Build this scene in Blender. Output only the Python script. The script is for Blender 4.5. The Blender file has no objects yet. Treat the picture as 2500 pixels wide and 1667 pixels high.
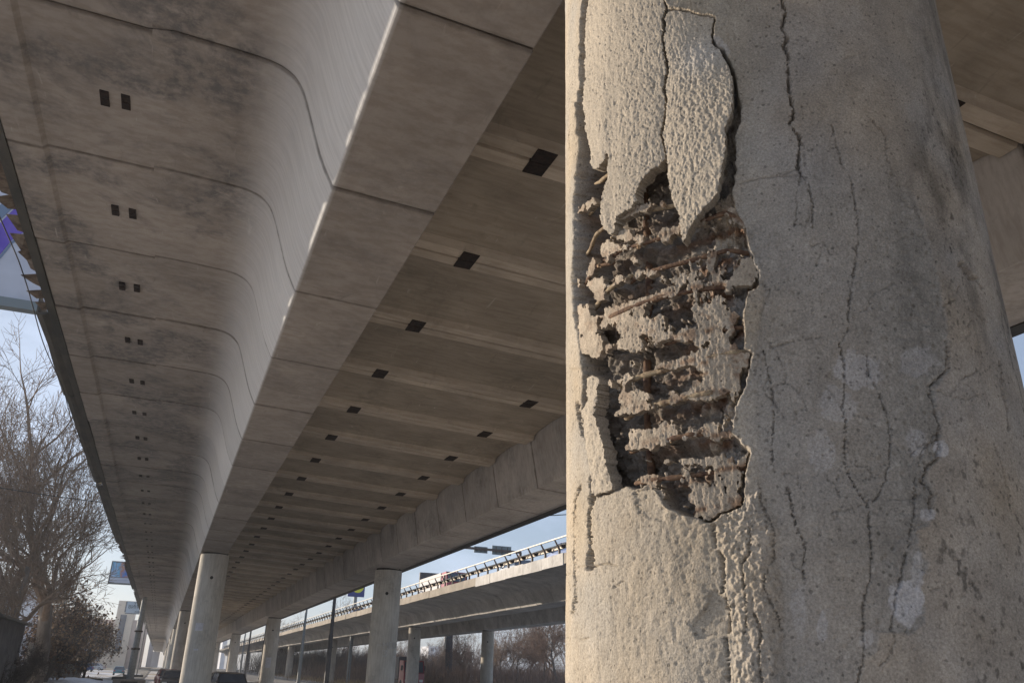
import bpy, math, random
import numpy as np
from mathutils import Matrix, Vector
random.seed(7); rng = np.random.default_rng(7)
sc = bpy.context.scene
COL = bpy.context.scene.collection
R = math.radians

# ------------------------------------------------------------------ camera
F_PX, PITCH, YAW, ROLL = 1981.26, 0.3901153, 0.3738727, 0.0260045   # yaw clockwise from +Y (the viaduct's direction)
CAM_H = 1.7                       # the ground lies 1.7 m under the lens; the lens is the origin
cy_, sy_, cp_, sp_ = math.cos(YAW), math.sin(YAW), math.cos(PITCH), math.sin(PITCH)
fw = np.array([sy_*cp_, cy_*cp_, sp_]); r0 = np.array([cy_, -sy_, 0.0]); u0 = np.cross(r0, fw)
c_, s_ = math.cos(ROLL), math.sin(ROLL)
rt = c_*r0 + s_*u0; up = -s_*r0 + c_*u0
cam = bpy.data.cameras.new('camera'); camo = bpy.data.objects.new('camera', cam); COL.objects.link(camo)
camo.matrix_world = Matrix(((rt[0], up[0], -fw[0], 0), (rt[1], up[1], -fw[1], 0), (rt[2], up[2], -fw[2], 0), (0, 0, 0, 1)))
cam.sensor_width = 36; cam.lens = 36*F_PX/2500; cam.clip_start = 0.05; cam.clip_end = 6000
sc.camera = camo

# ------------------------------------------------------------------ light
SUN_AZ, SUN_EL = R(-42.0), R(13.25)
w = bpy.data.worlds.new('World'); sc.world = w; w.use_nodes = True
nt = w.node_tree; nt.nodes.clear()
def N(nt, t, **k):
    n = nt.nodes.new(t)
    for a, b in k.items():
        if a == 'in_':
            for i, v in b.items(): n.inputs[i].default_value = v
        else: setattr(n, a, b)
    return n
sky = N(nt, 'ShaderNodeTexSky', sky_type='NISHITA', sun_disc=False, sun_elevation=SUN_EL, sun_rotation=SUN_AZ, air_density=0.9, dust_density=1.2, ozone_density=2.2)
tc = N(nt, 'ShaderNodeTexCoord'); mp = N(nt, 'ShaderNodeMapping'); mp.inputs['Scale'].default_value = (1, 1, 2.6)
nz = N(nt, 'ShaderNodeTexNoise', in_={'Scale': 2.3, 'Detail': 7.0, 'Roughness': 0.55})
rp = N(nt, 'ShaderNodeValToRGB'); rp.color_ramp.elements[0].position = 0.50; rp.color_ramp.elements[1].position = 0.72
rp.color_ramp.elements[0].color = (0.33, 0.33, 0.33, 1); rp.color_ramp.elements[1].color = (1, 1, 1, 1)
mixc = N(nt, 'ShaderNodeMix', data_type='RGBA'); mixc.inputs[7].default_value = (7.6, 8.9, 11.4, 1)
bg = N(nt, 'ShaderNodeBackground', in_={'Strength': 0.075}); ow = N(nt, 'ShaderNodeOutputWorld')
L = nt.links.new
L(tc.outputs['Generated'], mp.inputs[0]); L(mp.outputs[0], nz.inputs[0]); L(nz.outputs[0], rp.inputs[0])
L(rp.outputs[0], mixc.inputs[0]); L(sky.outputs[0], mixc.inputs[6]); L(mixc.outputs[2], bg.inputs[0]); L(bg.outputs[0], ow.inputs[0])
sl = bpy.data.lights.new('sun', 'SUN'); sl.energy = 4.6; sl.angle = R(0.55); sl.color = (1.0, 0.87, 0.71)
so = bpy.data.objects.new('sun', sl); COL.objects.link(so)
sd = Vector((math.sin(SUN_AZ)*math.cos(SUN_EL), math.cos(SUN_AZ)*math.cos(SUN_EL), math.sin(SUN_EL)))
so.rotation_euler = sd.to_track_quat('Z', 'Y').to_euler()
sc.view_settings.view_transform = 'Standard'; sc.view_settings.look = 'None'; sc.view_settings.gamma = 1
sc.view_settings.exposure = 0.5; sc.view_settings.use_curve_mapping = False
sc.cycles.use_denoising = True; sc.cycles.max_bounces = 8; sc.cycles.diffuse_bounces = 5
sc.cycles.transparent_max_bounces = 8; sc.cycles.sample_clamp_indirect = 8

# ------------------------------------------------------------------ helpers
GZ = -CAM_H
def ray(px, py):
    a = (np.asarray(px, float)-1250)/F_PX; b = (np.asarray(py, float)-833.5)/F_PX
    return a[..., None]*rt - b[..., None]*up + fw
def at(px, py, y):                 # the point seen at a spot of the photo at depth y along the viaduct
    v = ray(px, py); return v*(y/v[..., 1:2])
def project(P):
    x = P@rt; y = P@up; z = P@fw
    return 1250+F_PX*x/z, 833.5-F_PX*y/z
def ground_z(y): 
    t = min(max((y-150)/120.0, 0), 1); return GZ + 1.3*t*t*(3-2*t)

def raw_mesh(name, V, Fq=None, Ft=None, smooth=False):
    me = bpy.data.meshes.new(name); V = np.asarray(V, np.float32)
    me.vertices.add(len(V)); me.vertices.foreach_set('co', V.ravel())
    idx = []; ls = []; st = 0
    if Fq is not None and len(Fq):
        Fq = np.asarray(Fq, np.int32); idx.append(Fq.ravel()); ls.append(np.arange(len(Fq))*4); st = len(Fq)*4
    if Ft is not None and len(Ft):
        Ft = np.asarray(Ft, np.int32); idx.append(Ft.ravel()); ls.append(st+np.arange(len(Ft))*3)
    idx = np.concatenate(idx); ls = np.concatenate(ls)
    me.loops.add(len(idx)); me.loops.foreach_set('vertex_index', idx)
    me.polygons.add(len(ls)); me.polygons.foreach_set('loop_start', ls.astype(np.int32))
    me.update(calc_edges=True); me.validate()
    if smooth: me.polygons.foreach_set('use_smooth', np.ones(len(me.polygons), bool))
    return me
def link(name, me, m=None, parent=None, kind=None, label=None, cat=None, group=None, loc=None):
    o = bpy.data.objects.new(name, me); COL.objects.link(o)
    if m is not None and me is not None and not me.materials: me.materials.append(m)
    if parent is not None: o.parent = parent
    if loc is not None: o.location = loc
    tag(o, label, cat, group, kind); return o
def tag(o, label=None, cat=None, group=None, kind=None):
    if label: o['label'] = label
    if cat: o['category'] = cat
    if group: o['group'] = group
    if kind: o['kind'] = kind
    return o
def empty(name, loc, label, cat, group=None, rz=0):
    o = bpy.data.objects.new(name, None); COL.objects.link(o); o.location = loc; o.rotation_euler = (0, 0, rz)
    o.empty_display_size = 0.3
    return tag(o, label, cat, group)
def copy_tree(o, parent=None):
    c = o.copy(); COL.objects.link(c); c.parent = parent
    for ch in list(o.children): copy_tree(ch, c)
    return c

class MB:
    def __init__(s): s.v = []; s.f = []
    def add(s, V, Fs):
        b = len(s.v); s.v += [tuple(map(float, q)) for q in V]; s.f += [tuple(i+b for i in f) for f in Fs]; return s
    def box(s, x0, x1, y0, y1, z0, z1):
        return s.add([(x0,y0,z0),(x1,y0,z0),(x1,y1,z0),(x0,y1,z0),(x0,y0,z1),(x1,y0,z1),(x1,y1,z1),(x0,y1,z1)],
                     [(0,3,2,1),(4,5,6,7),(0,1,5,4),(1,2,6,5),(2,3,7,6),(3,0,4,7)])
    def bar(s, a, b, w, h=None):
        h = h or w; a = np.array(a, float); b = np.array(b, float); d = b-a; d /= np.linalg.norm(d)
        q = np.array([0,0,1.0]) if abs(d[2]) < .9 else np.array([0,1.0,0]); e = np.cross(d, q); e /= np.linalg.norm(e); g = np.cross(e, d)
        V = [p+sx*e*w/2+sz*g*h/2 for p in (a, b) for sx, sz in ((-1,-1),(1,-1),(1,1),(-1,1))]
        return s.add(V, [(0,3,2,1),(4,5,6,7),(0,1,5,4),(1,2,6,5),(2,3,7,6),(3,0,4,7)])
    def tube(s, pts, rads, n=8, cap=True):
        P = [np.array(p, float) for p in pts]
        if not hasattr(rads, '__len__'): rads = [rads]*len(P)
        V = []; Fs = []
        for i, p in enumerate(P):
            d = P[min(i+1, len(P)-1)]-P[max(i-1, 0)]; d /= np.linalg.norm(d)+1e-12
            q = np.array([0,0,1.0]) if abs(d[2]) < .9 else np.array([1.0,0,0]); e = np.cross(d, q); e /= np.linalg.norm(e); g = np.cross(d, e)
            for k in range(n):
                a = 2*math.pi*k/n; V.append(p+rads[i]*(math.cos(a)*e+math.sin(a)*g))
        for i in range(len(P)-1):
            for k in range(n):
                k2 = (k+1) % n; Fs.append((i*n+k, i*n+k2, (i+1)*n+k2, (i+1)*n+k))
        if cap: Fs += [tuple(range(n))[::-1], tuple((len(P)-1)*n+k for k in range(n))]
        return s.add(V, Fs)
    def prism(s, prof, y0, y1, axis='y'):      # profile (x,z) pushed along y, or (y,z) pushed along x
        n = len(prof)
        if axis == 'y': V = [(x, y0, z) for x, z in prof]+[(x, y1, z) for x, z in prof]
        else: V = [(y0, x, z) for x, z in prof]+[(y1, x, z) for x, z in prof]
        Fs = [tuple(range(n)), tuple(range(2*n-1, n-1, -1))]+[(i, i+n, (i+1) % n+n, (i+1) % n) for i in range(n)]
        return s.add(V, Fs)
    def mesh(s, name, smooth=False, angle=None):
        me = bpy.data.meshes.new(name); me.from_pydata(s.v, [], s.f); me.validate()
        if smooth: me.polygons.foreach_set('use_smooth', np.ones(len(me.polygons), bool))
        if angle: me.set_sharp_from_angle(angle=R(angle))
        return me
    def build(s, name, m, parent=None, smooth=False, angle=None, **k):
        return link(name, s.mesh(name, smooth or bool(angle), angle), m, parent, **k)

# ------------------------------------------------------------------ numpy noise
def _h(n, seed): return np.random.default_rng(seed).random((n, n)).astype(np.float32)
_T = {}
def vnoise(x, y, seed=0):
    T = _T.setdefault(seed, _h(256, seed+11)); xi = np.floor(x).astype(int); yi = np.floor(y).astype(int)
    fx = x-xi; fy = y-yi; fx = fx*fx*(3-2*fx); fy = fy*fy*(3-2*fy)
    a = T[xi & 255, yi & 255]; b = T[(xi+1) & 255, yi & 255]; c = T[xi & 255, (yi+1) & 255]; d = T[(xi+1) & 255, (yi+1) & 255]
    return (a*(1-fx)+b*fx)*(1-fy)+(c*(1-fx)+d*fx)*fy
def fbm(x, y, seed=0, o=4, g=0.5):
    t = 0; A = 1; S = 0
    for i in range(o):
        t = t+A*vnoise(x*2**i+17*i, y*2**i-9*i, seed+i); S += A; A *= g
    return t/S
def cell(x, y, seed=0):            # distance to the nearest scattered point, and that point's random number
    T1 = _T.setdefault(seed+500, _h(256, seed+600)); T2 = _T.setdefault(seed+501, _h(256, seed+601)); T3 = _T.setdefault(seed+502, _h(256, seed+602))
    xi = np.floor(x).astype(int); yi = np.floor(y).astype(int); best = np.full(x.shape, 9.0, np.float32); rid = np.zeros(x.shape, np.float32)
    for dx in (-1, 0, 1):
        for dy in (-1, 0, 1):
            cx = xi+dx; cy = yi+dy; d = np.hypot(cx+T1[cx & 255, cy & 255]-x, cy+T2[cx & 255, cy & 255]-y)
            m = d < best; best = np.where(m, d, best); rid = np.where(m, T3[cx & 255, cy & 255], rid)
    return best, rid
def sstep(a, b, x): t = np.clip((x-a)/(b-a), 0, 1); return t*t*(3-2*t)

# ------------------------------------------------------------------ materials
def mat(name, col, rough=0.8, metal=0.0, noise=0.0, nscale=6.0, bump=0.0, bscale=60.0, coord='obj', spec=0.3, col2=None, lo=.4, hi=.65, emit=None, stretch=(1, 1, 1), detail=6, trans=None):
    m = bpy.data.materials.new(name); m.use_nodes = True; n = m.node_tree; b = n.nodes['Principled BSDF']
    b.inputs['Roughness'].default_value = rough; b.inputs['Metallic'].default_value = metal; b.inputs['Specular IOR Level'].default_value = spec
    b.inputs['Base Color'].default_value = (*col, 1)
    if coord == 'pos': g = N(n, 'ShaderNodeNewGeometry'); co = g.outputs['Position']
    else: g = N(n, 'ShaderNodeTexCoord'); co = g.outputs['Object']
    mp = N(n, 'ShaderNodeMapping'); mp.inputs['Scale'].default_value = stretch; n.links.new(co, mp.inputs[0]); co = mp.outputs[0]
    if noise or col2:
        t = N(n, 'ShaderNodeTexNoise', in_={'Scale': nscale, 'Detail': detail, 'Roughness': 0.6}); n.links.new(co, t.inputs[0])
        rr = N(n, 'ShaderNodeValToRGB'); rr.color_ramp.elements[0].position = lo; rr.color_ramp.elements[1].position = hi
        c2 = col2 or tuple(c*(1+noise) for c in col); c1 = col if col2 else tuple(c*(1-noise) for c in col)
        rr.color_ramp.elements[0].color = (*c1, 1); rr.color_ramp.elements[1].color = (*c2, 1)
        n.links.new(t.outputs[0], rr.inputs[0]); n.links.new(rr.outputs[0], b.inputs['Base Color'])
    if bump:
        t = N(n, 'ShaderNodeTexNoise', in_={'Scale': bscale, 'Detail': 5.0}); n.links.new(co, t.inputs[0])
        bu = N(n, 'ShaderNodeBump', in_={'Strength': 1.0, 'Distance': bump}); n.links.new(t.outputs[0], bu.inputs['Height']); n.links.new(bu.outputs[0], b.inputs['Normal'])
    if emit: b.inputs['Emission Color'].default_value = (*col, 1); b.inputs['Emission Strength'].default_value = emit
    return m

def deck_concrete(name, base, stain, stain_amt=0.8, streak=(1, 1, 1), warm=(1, 1, 1), lo=.50, hi=.66, clean_lit=None):
    """weathered cast concrete: blotches of soot, faint form marks, pale lime, pores"""
    m = bpy.data.materials.new(name); m.use_nodes = True; n = m.node_tree; lk = n.links.new; b = n.nodes['Principled BSDF']
    b.inputs['Roughness'].default_value = 0.85; b.inputs['Specular IOR Level'].default_value = 0.25
    g = N(n, 'ShaderNodeNewGeometry'); P = g.outputs['Position']; oi = N(n, 'ShaderNodeObjectInfo')
    def noise(scale, detail, st=(1, 1, 1), rough=.6, dist=0.0):
        mp = N(n, 'ShaderNodeMapping'); mp.inputs['Scale'].default_value = st; lk(P, mp.inputs[0])
        t = N(n, 'ShaderNodeTexNoise', in_={'Scale': scale, 'Detail': detail, 'Roughness': rough, 'Distortion': dist}); lk(mp.outputs[0], t.inputs[0]); return t.outputs[0]
    def ramp(f, a, bb, c0=(0, 0, 0), c1=(1, 1, 1)):
        r = N(n, 'ShaderNodeValToRGB'); r.color_ramp.elements[0].position = a; r.color_ramp.elements[1].position = bb
        r.color_ramp.elements[0].color = (*c0, 1); r.color_ramp.elements[1].color = (*c1, 1); lk(f, r.inputs[0]); return r.outputs[0]
    def mix(f, a, bb, bt='MIX'):
        x = N(n, 'ShaderNodeMix', data_type='RGBA', blend_type=bt)
        if isinstance(f, float): x.inputs[0].default_value = f
        else: lk(f, x.inputs[0])
        for i, q in ((6, a), (7, bb)):
            if isinstance(q, tuple): x.inputs[i].default_value = (*q, 1)
            else: lk(q, x.inputs[i])
        return x.outputs[2]
    c = mix(ramp(noise(0.8, 4), .35, .65), tuple(k*.86 for k in base), tuple(k*1.1 for k in base))
    c = mix(ramp(noise(6, 5, streak), .42, .62), c, mix(1.0, c, (.84, .82, .80), 'MULTIPLY'))
    blot = N(n, 'ShaderNodeMath', operation='MULTIPLY'); lk(ramp(noise(.55, 6, (1, 1, 1), .62, .6), lo, hi), blot.inputs[0]); lk(ramp(noise(7, 6, (1, 1, 1), .7), .32, .60), blot.inputs[1])
    am = N(n, 'ShaderNodeMath', operation='MULTIPLY'); lk(blot.outputs[0], am.inputs[0]); am.inputs[1].default_value = stain_amt
    if clean_lit:
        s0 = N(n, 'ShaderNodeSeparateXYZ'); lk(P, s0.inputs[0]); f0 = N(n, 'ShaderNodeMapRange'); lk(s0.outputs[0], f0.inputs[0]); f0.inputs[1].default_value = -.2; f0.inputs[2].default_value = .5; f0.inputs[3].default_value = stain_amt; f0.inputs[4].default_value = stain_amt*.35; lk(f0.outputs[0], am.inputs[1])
    c = mix(am.outputs[0], c, stain)
    lim = N(n, 'ShaderNodeMath', operation='MULTIPLY'); lk(ramp(noise(1.7, 4, (1, 1, 1), .55, 2.0), .63, .72), lim.inputs[0]); lim.inputs[1].default_value = .22
    c = mix(lim.outputs[0], c, tuple(min(k*1.5, .7) for k in base))
    drip = N(n, 'ShaderNodeMath', operation='MULTIPLY'); lk(ramp(noise(3.2, 5, (2.4, .35, 1), .6, .8), .66, .74), drip.inputs[0]); drip.inputs[1].default_value = .35
    c = mix(drip.outputs[0], c, (.62, .58, .52)); dk = N(n, 'ShaderNodeMath', operation='MULTIPLY'); lk(ramp(noise(2.1, 6, (1.6, .5, 1), .65, 1.2), .60, .72), dk.inputs[0]); dk.inputs[1].default_value = .45
    c = mix(dk.outputs[0], c, tuple(k*.5 for k in base))
    c = mix(ramp(noise(38, 3), .30, .42, (.72, .72, .72), (1, 1, 1)), mix(1.0, c, (.75, .73, .7), 'MULTIPLY'), c)
    # dark seepage along the joints between the segments
    sy = N(n, 'ShaderNodeSeparateXYZ'); lk(P, sy.inputs[0])
    st_ = N(n, 'ShaderNodeMath', operation='LESS_THAN'); lk(sy.outputs[0], st_.inputs[0]); st_.inputs[1].default_value = -1.24
    sh_ = N(n, 'ShaderNodeMath', operation='MULTIPLY_ADD'); lk(st_.outputs[0], sh_.inputs[0]); sh_.inputs[1].default_value = -.10; sh_.inputs[2].default_value = .08 if clean_lit else 0.0
    ad = N(n, 'ShaderNodeMath', operation='ADD'); lk(sy.outputs[1], ad.inputs[0]); lk(sh_.outputs[0], ad.inputs[1])
    su = N(n, 'ShaderNodeMath', operation='ADD'); lk(ad.outputs[0], su.inputs[0]); su.inputs[1].default_value = -8.20+2.96*40+1.48
    md = N(n, 'ShaderNodeMath', operation='MODULO'); lk(su.outputs[0], md.inputs[0]); md.inputs[1].default_value = 2.96
    sb = N(n, 'ShaderNodeMath', operation='SUBTRACT'); lk(md.outputs[0], sb.inputs[0]); sb.inputs[1].default_value = 1.48
    ab = N(n, 'ShaderNodeMath', operation='ABSOLUTE'); lk(sb.outputs[0], ab.inputs[0])
    wob = N(n, 'ShaderNodeMath', operation='MULTIPLY_ADD'); lk(noise(5, 5), wob.inputs[0]); wob.inputs[1].default_value = .10; lk(ab.outputs[0], wob.inputs[2])
    jr = ramp(wob.outputs[0], .055, .115, (.52, .50, .48), (1, 1, 1))
    if clean_lit:      # outer web: fewer blotches, and sky light on it painted in as paler colour
        sx = N(n, 'ShaderNodeSeparateXYZ'); lk(P, sx.inputs[0]); mr = N(n, 'ShaderNodeMapRange', interpolation_type='SMOOTHSTEP'); lk(sx.outputs[0], mr.inputs[0]); mr.inputs[1].default_value = clean_lit[0]; mr.inputs[2].default_value = clean_lit[1]
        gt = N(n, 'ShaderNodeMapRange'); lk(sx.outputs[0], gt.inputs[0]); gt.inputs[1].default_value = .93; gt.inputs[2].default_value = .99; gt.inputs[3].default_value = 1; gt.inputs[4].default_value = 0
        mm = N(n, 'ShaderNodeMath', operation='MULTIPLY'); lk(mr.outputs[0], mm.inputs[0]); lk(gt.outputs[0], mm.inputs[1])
        wv = ramp(noise(9, 3, (.12, 2.5, .12)), .35, .62, tuple(k*.86 for k in clean_lit[2]), clean_lit[2]); c = mix(mm.outputs[0], c, wv)
    if name in ('girder_concrete', 'web_concrete'): c = mix(1.0, c, jr, 'MULTIPLY')
    vr = N(n, 'ShaderNodeMapRange'); lk(oi.outputs['Random'], vr.inputs[0]); vr.inputs[3].default_value = .90; vr.inputs[4].default_value = 1.10
    vm = N(n, 'ShaderNodeVectorMath', operation='SCALE'); lk(c, vm.inputs[0]); lk(vr.outputs[0], vm.inputs['Scale'])
    lk(vm.outputs[0], b.inputs['Base Color'])
    bu = N(n, 'ShaderNodeBump', in_={'Strength': .7, 'Distance': .004}); lk(noise(45, 6, streak), bu.inputs['Height'])
    bu2 = N(n, 'ShaderNodeBump', in_={'Strength': .6, 'Distance': .03}); lk(noise(2.2, 4), bu2.inputs['Height']); lk(bu.outputs[0], bu2.inputs['Normal'])
    lk(bu2.outputs[0], b.inputs['Normal'])
    return m
M = {}
M['girder'] = deck_concrete('girder_concrete', (.355, .312, .272), (.15, .14, .135), .95, (.7, 1.5, 1.5), lo=.46, hi=.57, clean_lit=(-.25, .75, (.69, .675, .66)))
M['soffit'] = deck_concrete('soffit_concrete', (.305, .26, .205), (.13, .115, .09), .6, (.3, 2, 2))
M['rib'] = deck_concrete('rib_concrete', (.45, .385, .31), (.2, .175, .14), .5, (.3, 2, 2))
M['web'] = deck_concrete('web_concrete', (.47, .43, .39), (.17, .155, .14), .6, (2, 2, .3))
M['pillar'] = deck_concrete('pillar_concrete', (.56, .52, .455), (.18, .165, .15), .5, (3, 3, .25))
M['v2'] = deck_concrete('ramp_concrete', (.60, .575, .535), (.15, .14, .13), .6, (2, 2, .4))
M['parapet'] = deck_concrete('parapet_concrete', (.34, .30, .25), (.2, .18, .15), .6, (2, 2, .3))
M['pale'] = deck_concrete('pale_panel', (.62, .60, .57), (.32, .30, .27), .7, (2, 2, .4))
M['old'] = deck_concrete('old_fence_concrete', (.30, .28, .25), (.12, .11, .10), .8, (2, 2, .3))
M['rust'] = mat('rusty_steel', (.055, .032, .022), .85, .2, nscale=18, col2=(.018, .014, .012), bump=.004, bscale=40)
M['dark'] = mat('dark_recess', (.03, .027, .025), .95, 0, noise=.3)
M['edge'] = mat('edge_steel', (.055, .055, .05), .6, .3, nscale=3, col2=(.10, .09, .075), bump=.004, bscale=8, coord='pos', stretch=(1, .3, 1))
M['torn'] = mat('torn_sheet', (.20, .155, .115), .7, .1, nscale=9, col2=(.08, .06, .05), bump=.003, bscale=30)
M['wire'] = mat('cable_rubber', (.02, .02, .02), .6)
M['galv'] = mat('galvanised_steel', (.32, .31, .29), .55, .5, noise=.2, nscale=4)
M['rail'] = mat('painted_rail', (.11, .09, .08), .6, .3, noise=.25, nscale=6)
M['post'] = mat('dark_lamp_post', (.06, .06, .065), .55, .3, noise=.2)
M['post2'] = mat('grey_lamp_post', (.25, .27, .27), .55, .2, noise=.15)
# ================================================================== GROUND
def ground_mat():
    m = bpy.data.materials.new('ground'); m.use_nodes = True; n = m.node_tree; lk = n.links.new; b = n.nodes['Principled BSDF']
    b.inputs['Roughness'].default_value = .92
    g = N(n, 'ShaderNodeNewGeometry')
    def noise(s, d, st=(1, 1, 1)):
        mp = N(n, 'ShaderNodeMapping'); mp.inputs['Scale'].default_value = st; lk(g.outputs['Position'], mp.inputs[0])
        t = N(n, 'ShaderNodeTexNoise', in_={'Scale': s, 'Detail': d, 'Roughness': .62}); lk(mp.outputs[0], t.inputs[0]); return t.outputs[0]
    def ramp(f, a, bb, c0, c1):
        r = N(n, 'ShaderNodeValToRGB'); r.color_ramp.elements[0].position = a; r.color_ramp.elements[1].position = bb
        r.color_ramp.elements[0].color = (*c0, 1); r.color_ramp.elements[1].color = (*c1, 1); lk(f, r.inputs[0]); return r.outputs[0]
    c = ramp(noise(.5, 8), .35, .65, (.27, .225, .17), (.42, .36, .29))
    x = N(n, 'ShaderNodeMix', data_type='RGBA'); lk(ramp(noise(.09, 7), .46, .52, (0, 0, 0), (1, 1, 1)), x.inputs[0]); lk(c, x.inputs[6]); x.inputs[7].default_value = (.62, .62, .64, 1)
    lk(x.outputs[2], b.inputs['Base Color'])
    bu = N(n, 'ShaderNodeBump', in_={'Distance': .05}); lk(noise(6, 6), bu.inputs['Height']); lk(bu.outputs[0], b.inputs['Normal'])
    return m
M['ground'] = ground_mat()
M['asphalt'] = mat('dusty_asphalt', (.15, .14, .13), .85, 0, nscale=.35, col2=(.32, .30, .27), bump=.01, bscale=20, coord='pos', detail=8)
M['snow'] = mat('trodden_snow', (.72, .74, .78), .7, 0, nscale=1.2, col2=(.50, .49, .48), bump=.05, bscale=3, coord='pos')
ys = np.concatenate([np.linspace(-80, 20, 11), np.linspace(30, 400, 75), np.linspace(440, 4000, 30)])
xs = np.concatenate([np.linspace(-2500, -80, 18), np.linspace(-70, 90, 60), np.linspace(110, 3000, 18)])
Xg, Yg = np.meshgrid(xs, ys); Zg = np.array([[ground_z(y) for x in xs] for y in ys]) + .10*(fbm(Xg*.15+500, Yg*.15+500, 3)-.5)*(np.abs(Xg) < 100)
nx = len(xs); q = np.array([[j*nx+i, j*nx+i+1, (j+1)*nx+i+1, (j+1)*nx+i] for j in range(len(ys)-1) for i in range(nx-1)])
link('ground', raw_mesh('ground', np.stack([Xg, Yg, Zg], -1).reshape(-1, 3), q, smooth=True), M['ground'], kind='structure')
def strip(name, pts, wdt, dz, m, kind='structure', th=.0):     # a road sheet draped a little above the ground
    V = []; Fs = []
    for i, (x, y) in enumerate(pts):
        z = ground_z(y)+.06+dz; V += [(x-wdt/2, y, z), (x+wdt/2, y, z)]
        if i: k = 2*i; Fs.append((k-2, k-1, k+1, k))
    me = bpy.data.meshes.new(name); me.from_pydata(V, [], Fs); return link(name, me, m, kind=kind)
strip('road', [(17.5, y) for y in range(-60, 620, 12)], 8.5, .02, M['asphalt'])
strip('side_street', [(-4.2, y) for y in range(20, 620, 12)], 4.6, .02, M['asphalt'])
# a cross street far down with its own pale, sanded surface
M['sand'] = mat('sanded_road', (.42, .36, .28), .9, 0, nscale=.4, col2=(.55, .50, .42), coord='pos')
for k, (y0, y1) in enumerate([(215, 224), (262, 275)]):
    z = ground_z(y0)+.12
    MB().add([(-60, y0, z), (14, y0, z), (14, y1, ground_z(y1)+.12), (-60, y1, ground_z(y1)+.12)], [(0, 1, 2, 3)]).build('cross_street', M['sand'], kind='structure')
# snow lying on the verge by the wall
def blob_patch(name, x0, x1, y0, y1, h, seed, m=None, kind='structure'):
    nx, ny = 40, 60; u = np.linspace(0, 1, nx); v = np.linspace(0, 1, ny); U, V = np.meshgrid(u, v)
    e = np.clip(1-np.maximum(abs(U-.5), abs(V-.5))*2, 0, 1)**.5; X = x0+(x1-x0)*U; Y = y0+(y1-y0)*V
    Z = np.array([ground_z(y) for y in Y.ravel()]).reshape(Y.shape)-.12+(h+.12)*e*(.35+.9*fbm(X*.5+90, Y*.25+90, seed))
    q = np.array([[j*nx+i, j*nx+i+1, (j+1)*nx+i+1, (j+1)*nx+i] for j in range(ny-1) for i in range(nx-1)])
    return link(name, raw_mesh(name, np.stack([X, Y, Z], -1).reshape(-1, 3), q, smooth=True), m or M['snow'], kind=kind)
blob_patch('snow_bank', -13.0, -3.6, 62, 112, .75, 5)
blob_patch('snow_bank', -7.5, -1.6, 150, 200, .22, 8)
blob_patch('snow_bank', 8, 13, 120, 190, .25, 9)

# ================================================================== VIADUCT OVERHEAD
S = 2.96; Y0 = 8.20                                   # segment length; one joint lies at Y0
def joint_y(n): return Y0+S*n
def smooth_pts(pts, k=4):
    P = [np.array(p, float) for p in pts]; out = []
    for i in range(len(P)-1):
        p0, p1, p2, p3 = P[max(i-1, 0)], P[i], P[i+1], P[min(i+2, len(P)-1)]
        for t in np.linspace(0, 1, k, endpoint=False):
            out.append(tuple(.5*((2*p1)+(-p0+p2)*t+(2*p0-5*p1+4*p2-p3)*t*t+(-p0+3*p1-3*p2+p3)*t**3)))
    out.append(tuple(P[-1])); return out
def seg_mesh(name, prof, jogs=None, g=.008, c=.022, rows=1):
    """closed (x,z) profile pushed one segment along Y; its ends are chamfered so that every joint shows as a groove.
    jogs: x -> how far the joint is shifted along Y there"""
    P = np.array(prof, float); n = len(P)
    a = np.roll(P, 1, 0); b = np.roll(P, -1, 0); t = b-a; t /= np.linalg.norm(t, axis=1)[:, None]+1e-9
    area = .5*np.sum(P[:, 0]*np.roll(P[:, 1], -1)-np.roll(P[:, 0], -1)*P[:, 1]); s = 1 if area > 0 else -1
    inn = np.stack([-t[:, 1], t[:, 0]], 1)*s
    Q = P+inn*c; j = np.array([jogs(x) for x in P[:, 0]]) if jogs else np.zeros(n)
    rings = [(Q, g), (P, g+c)]+[(P, S*k/rows) for k in range(1, rows)]+[(P, S-g-c), (Q, S-g)]
    V = []; Fs = []
    for r, y in rings: V += [(r[i, 0], y+j[i], r[i, 1]) for i in range(n)]
    m_ = len(rings)
    for k in range(m_-1):
        for i in range(n):
            i2 = (i+1) % n; f = (k*n+i, k*n+i2, (k+1)*n+i2, (k+1)*n+i); Fs.append(f if s < 0 else f[::-1])
    zt = P[:, 1].max()-.03; und = [i for i in range(n) if P[i, 1] < P[:, 1].max()-.12]      # end walls: strips from the underside up to the top
    for k, off in ((0, 1), (m_-1, -1)):
        b0 = len(V); V += [(rings[k][0][i, 0], rings[k][1]+j[i], zt) for i in und]
        for a_ in range(len(und)-1): Fs.append((k*n+und[a_], k*n+und[a_+1], b0+a_+1, b0+a_))
    me = bpy.data.meshes.new(name); me.from_pydata(V, [], Fs); me.validate()
    me.polygons.foreach_set('use_smooth', np.ones(len(me.polygons), bool)); me.set_sharp_from_angle(angle=R(24))
    return me
fillet = smooth_pts([(-.35, 6.607), (-.05, 6.590), (.14, 6.560), (.29, 6.495), (.40, 6.395), (.475, 6.27), (.55, 6.08), (.77, 5.45), (.94, 5.10)], 4)
left_prof = [(-3.11, 6.62), (-3.09, 6.60), (-2.69, 6.594), (-2.655, 6.60), (-2.60, 6.655), (-2.2, 6.655), (-1.27, 6.635), (-1.26, 6.632), (-1.0, 6.627)]+fillet+\
            [(.955, 5.09), (2.15, 5.04), (2.165, 5.06), (2.30, 6.28), (2.30, 6.90), (-3.11, 6.96)]
def jog_l(x): return -.10*float(sstep(-1.30, -1.18, np.array(x)))+.02
seg_l = seg_mesh('girder_segment', left_prof, jog_l)
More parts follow.
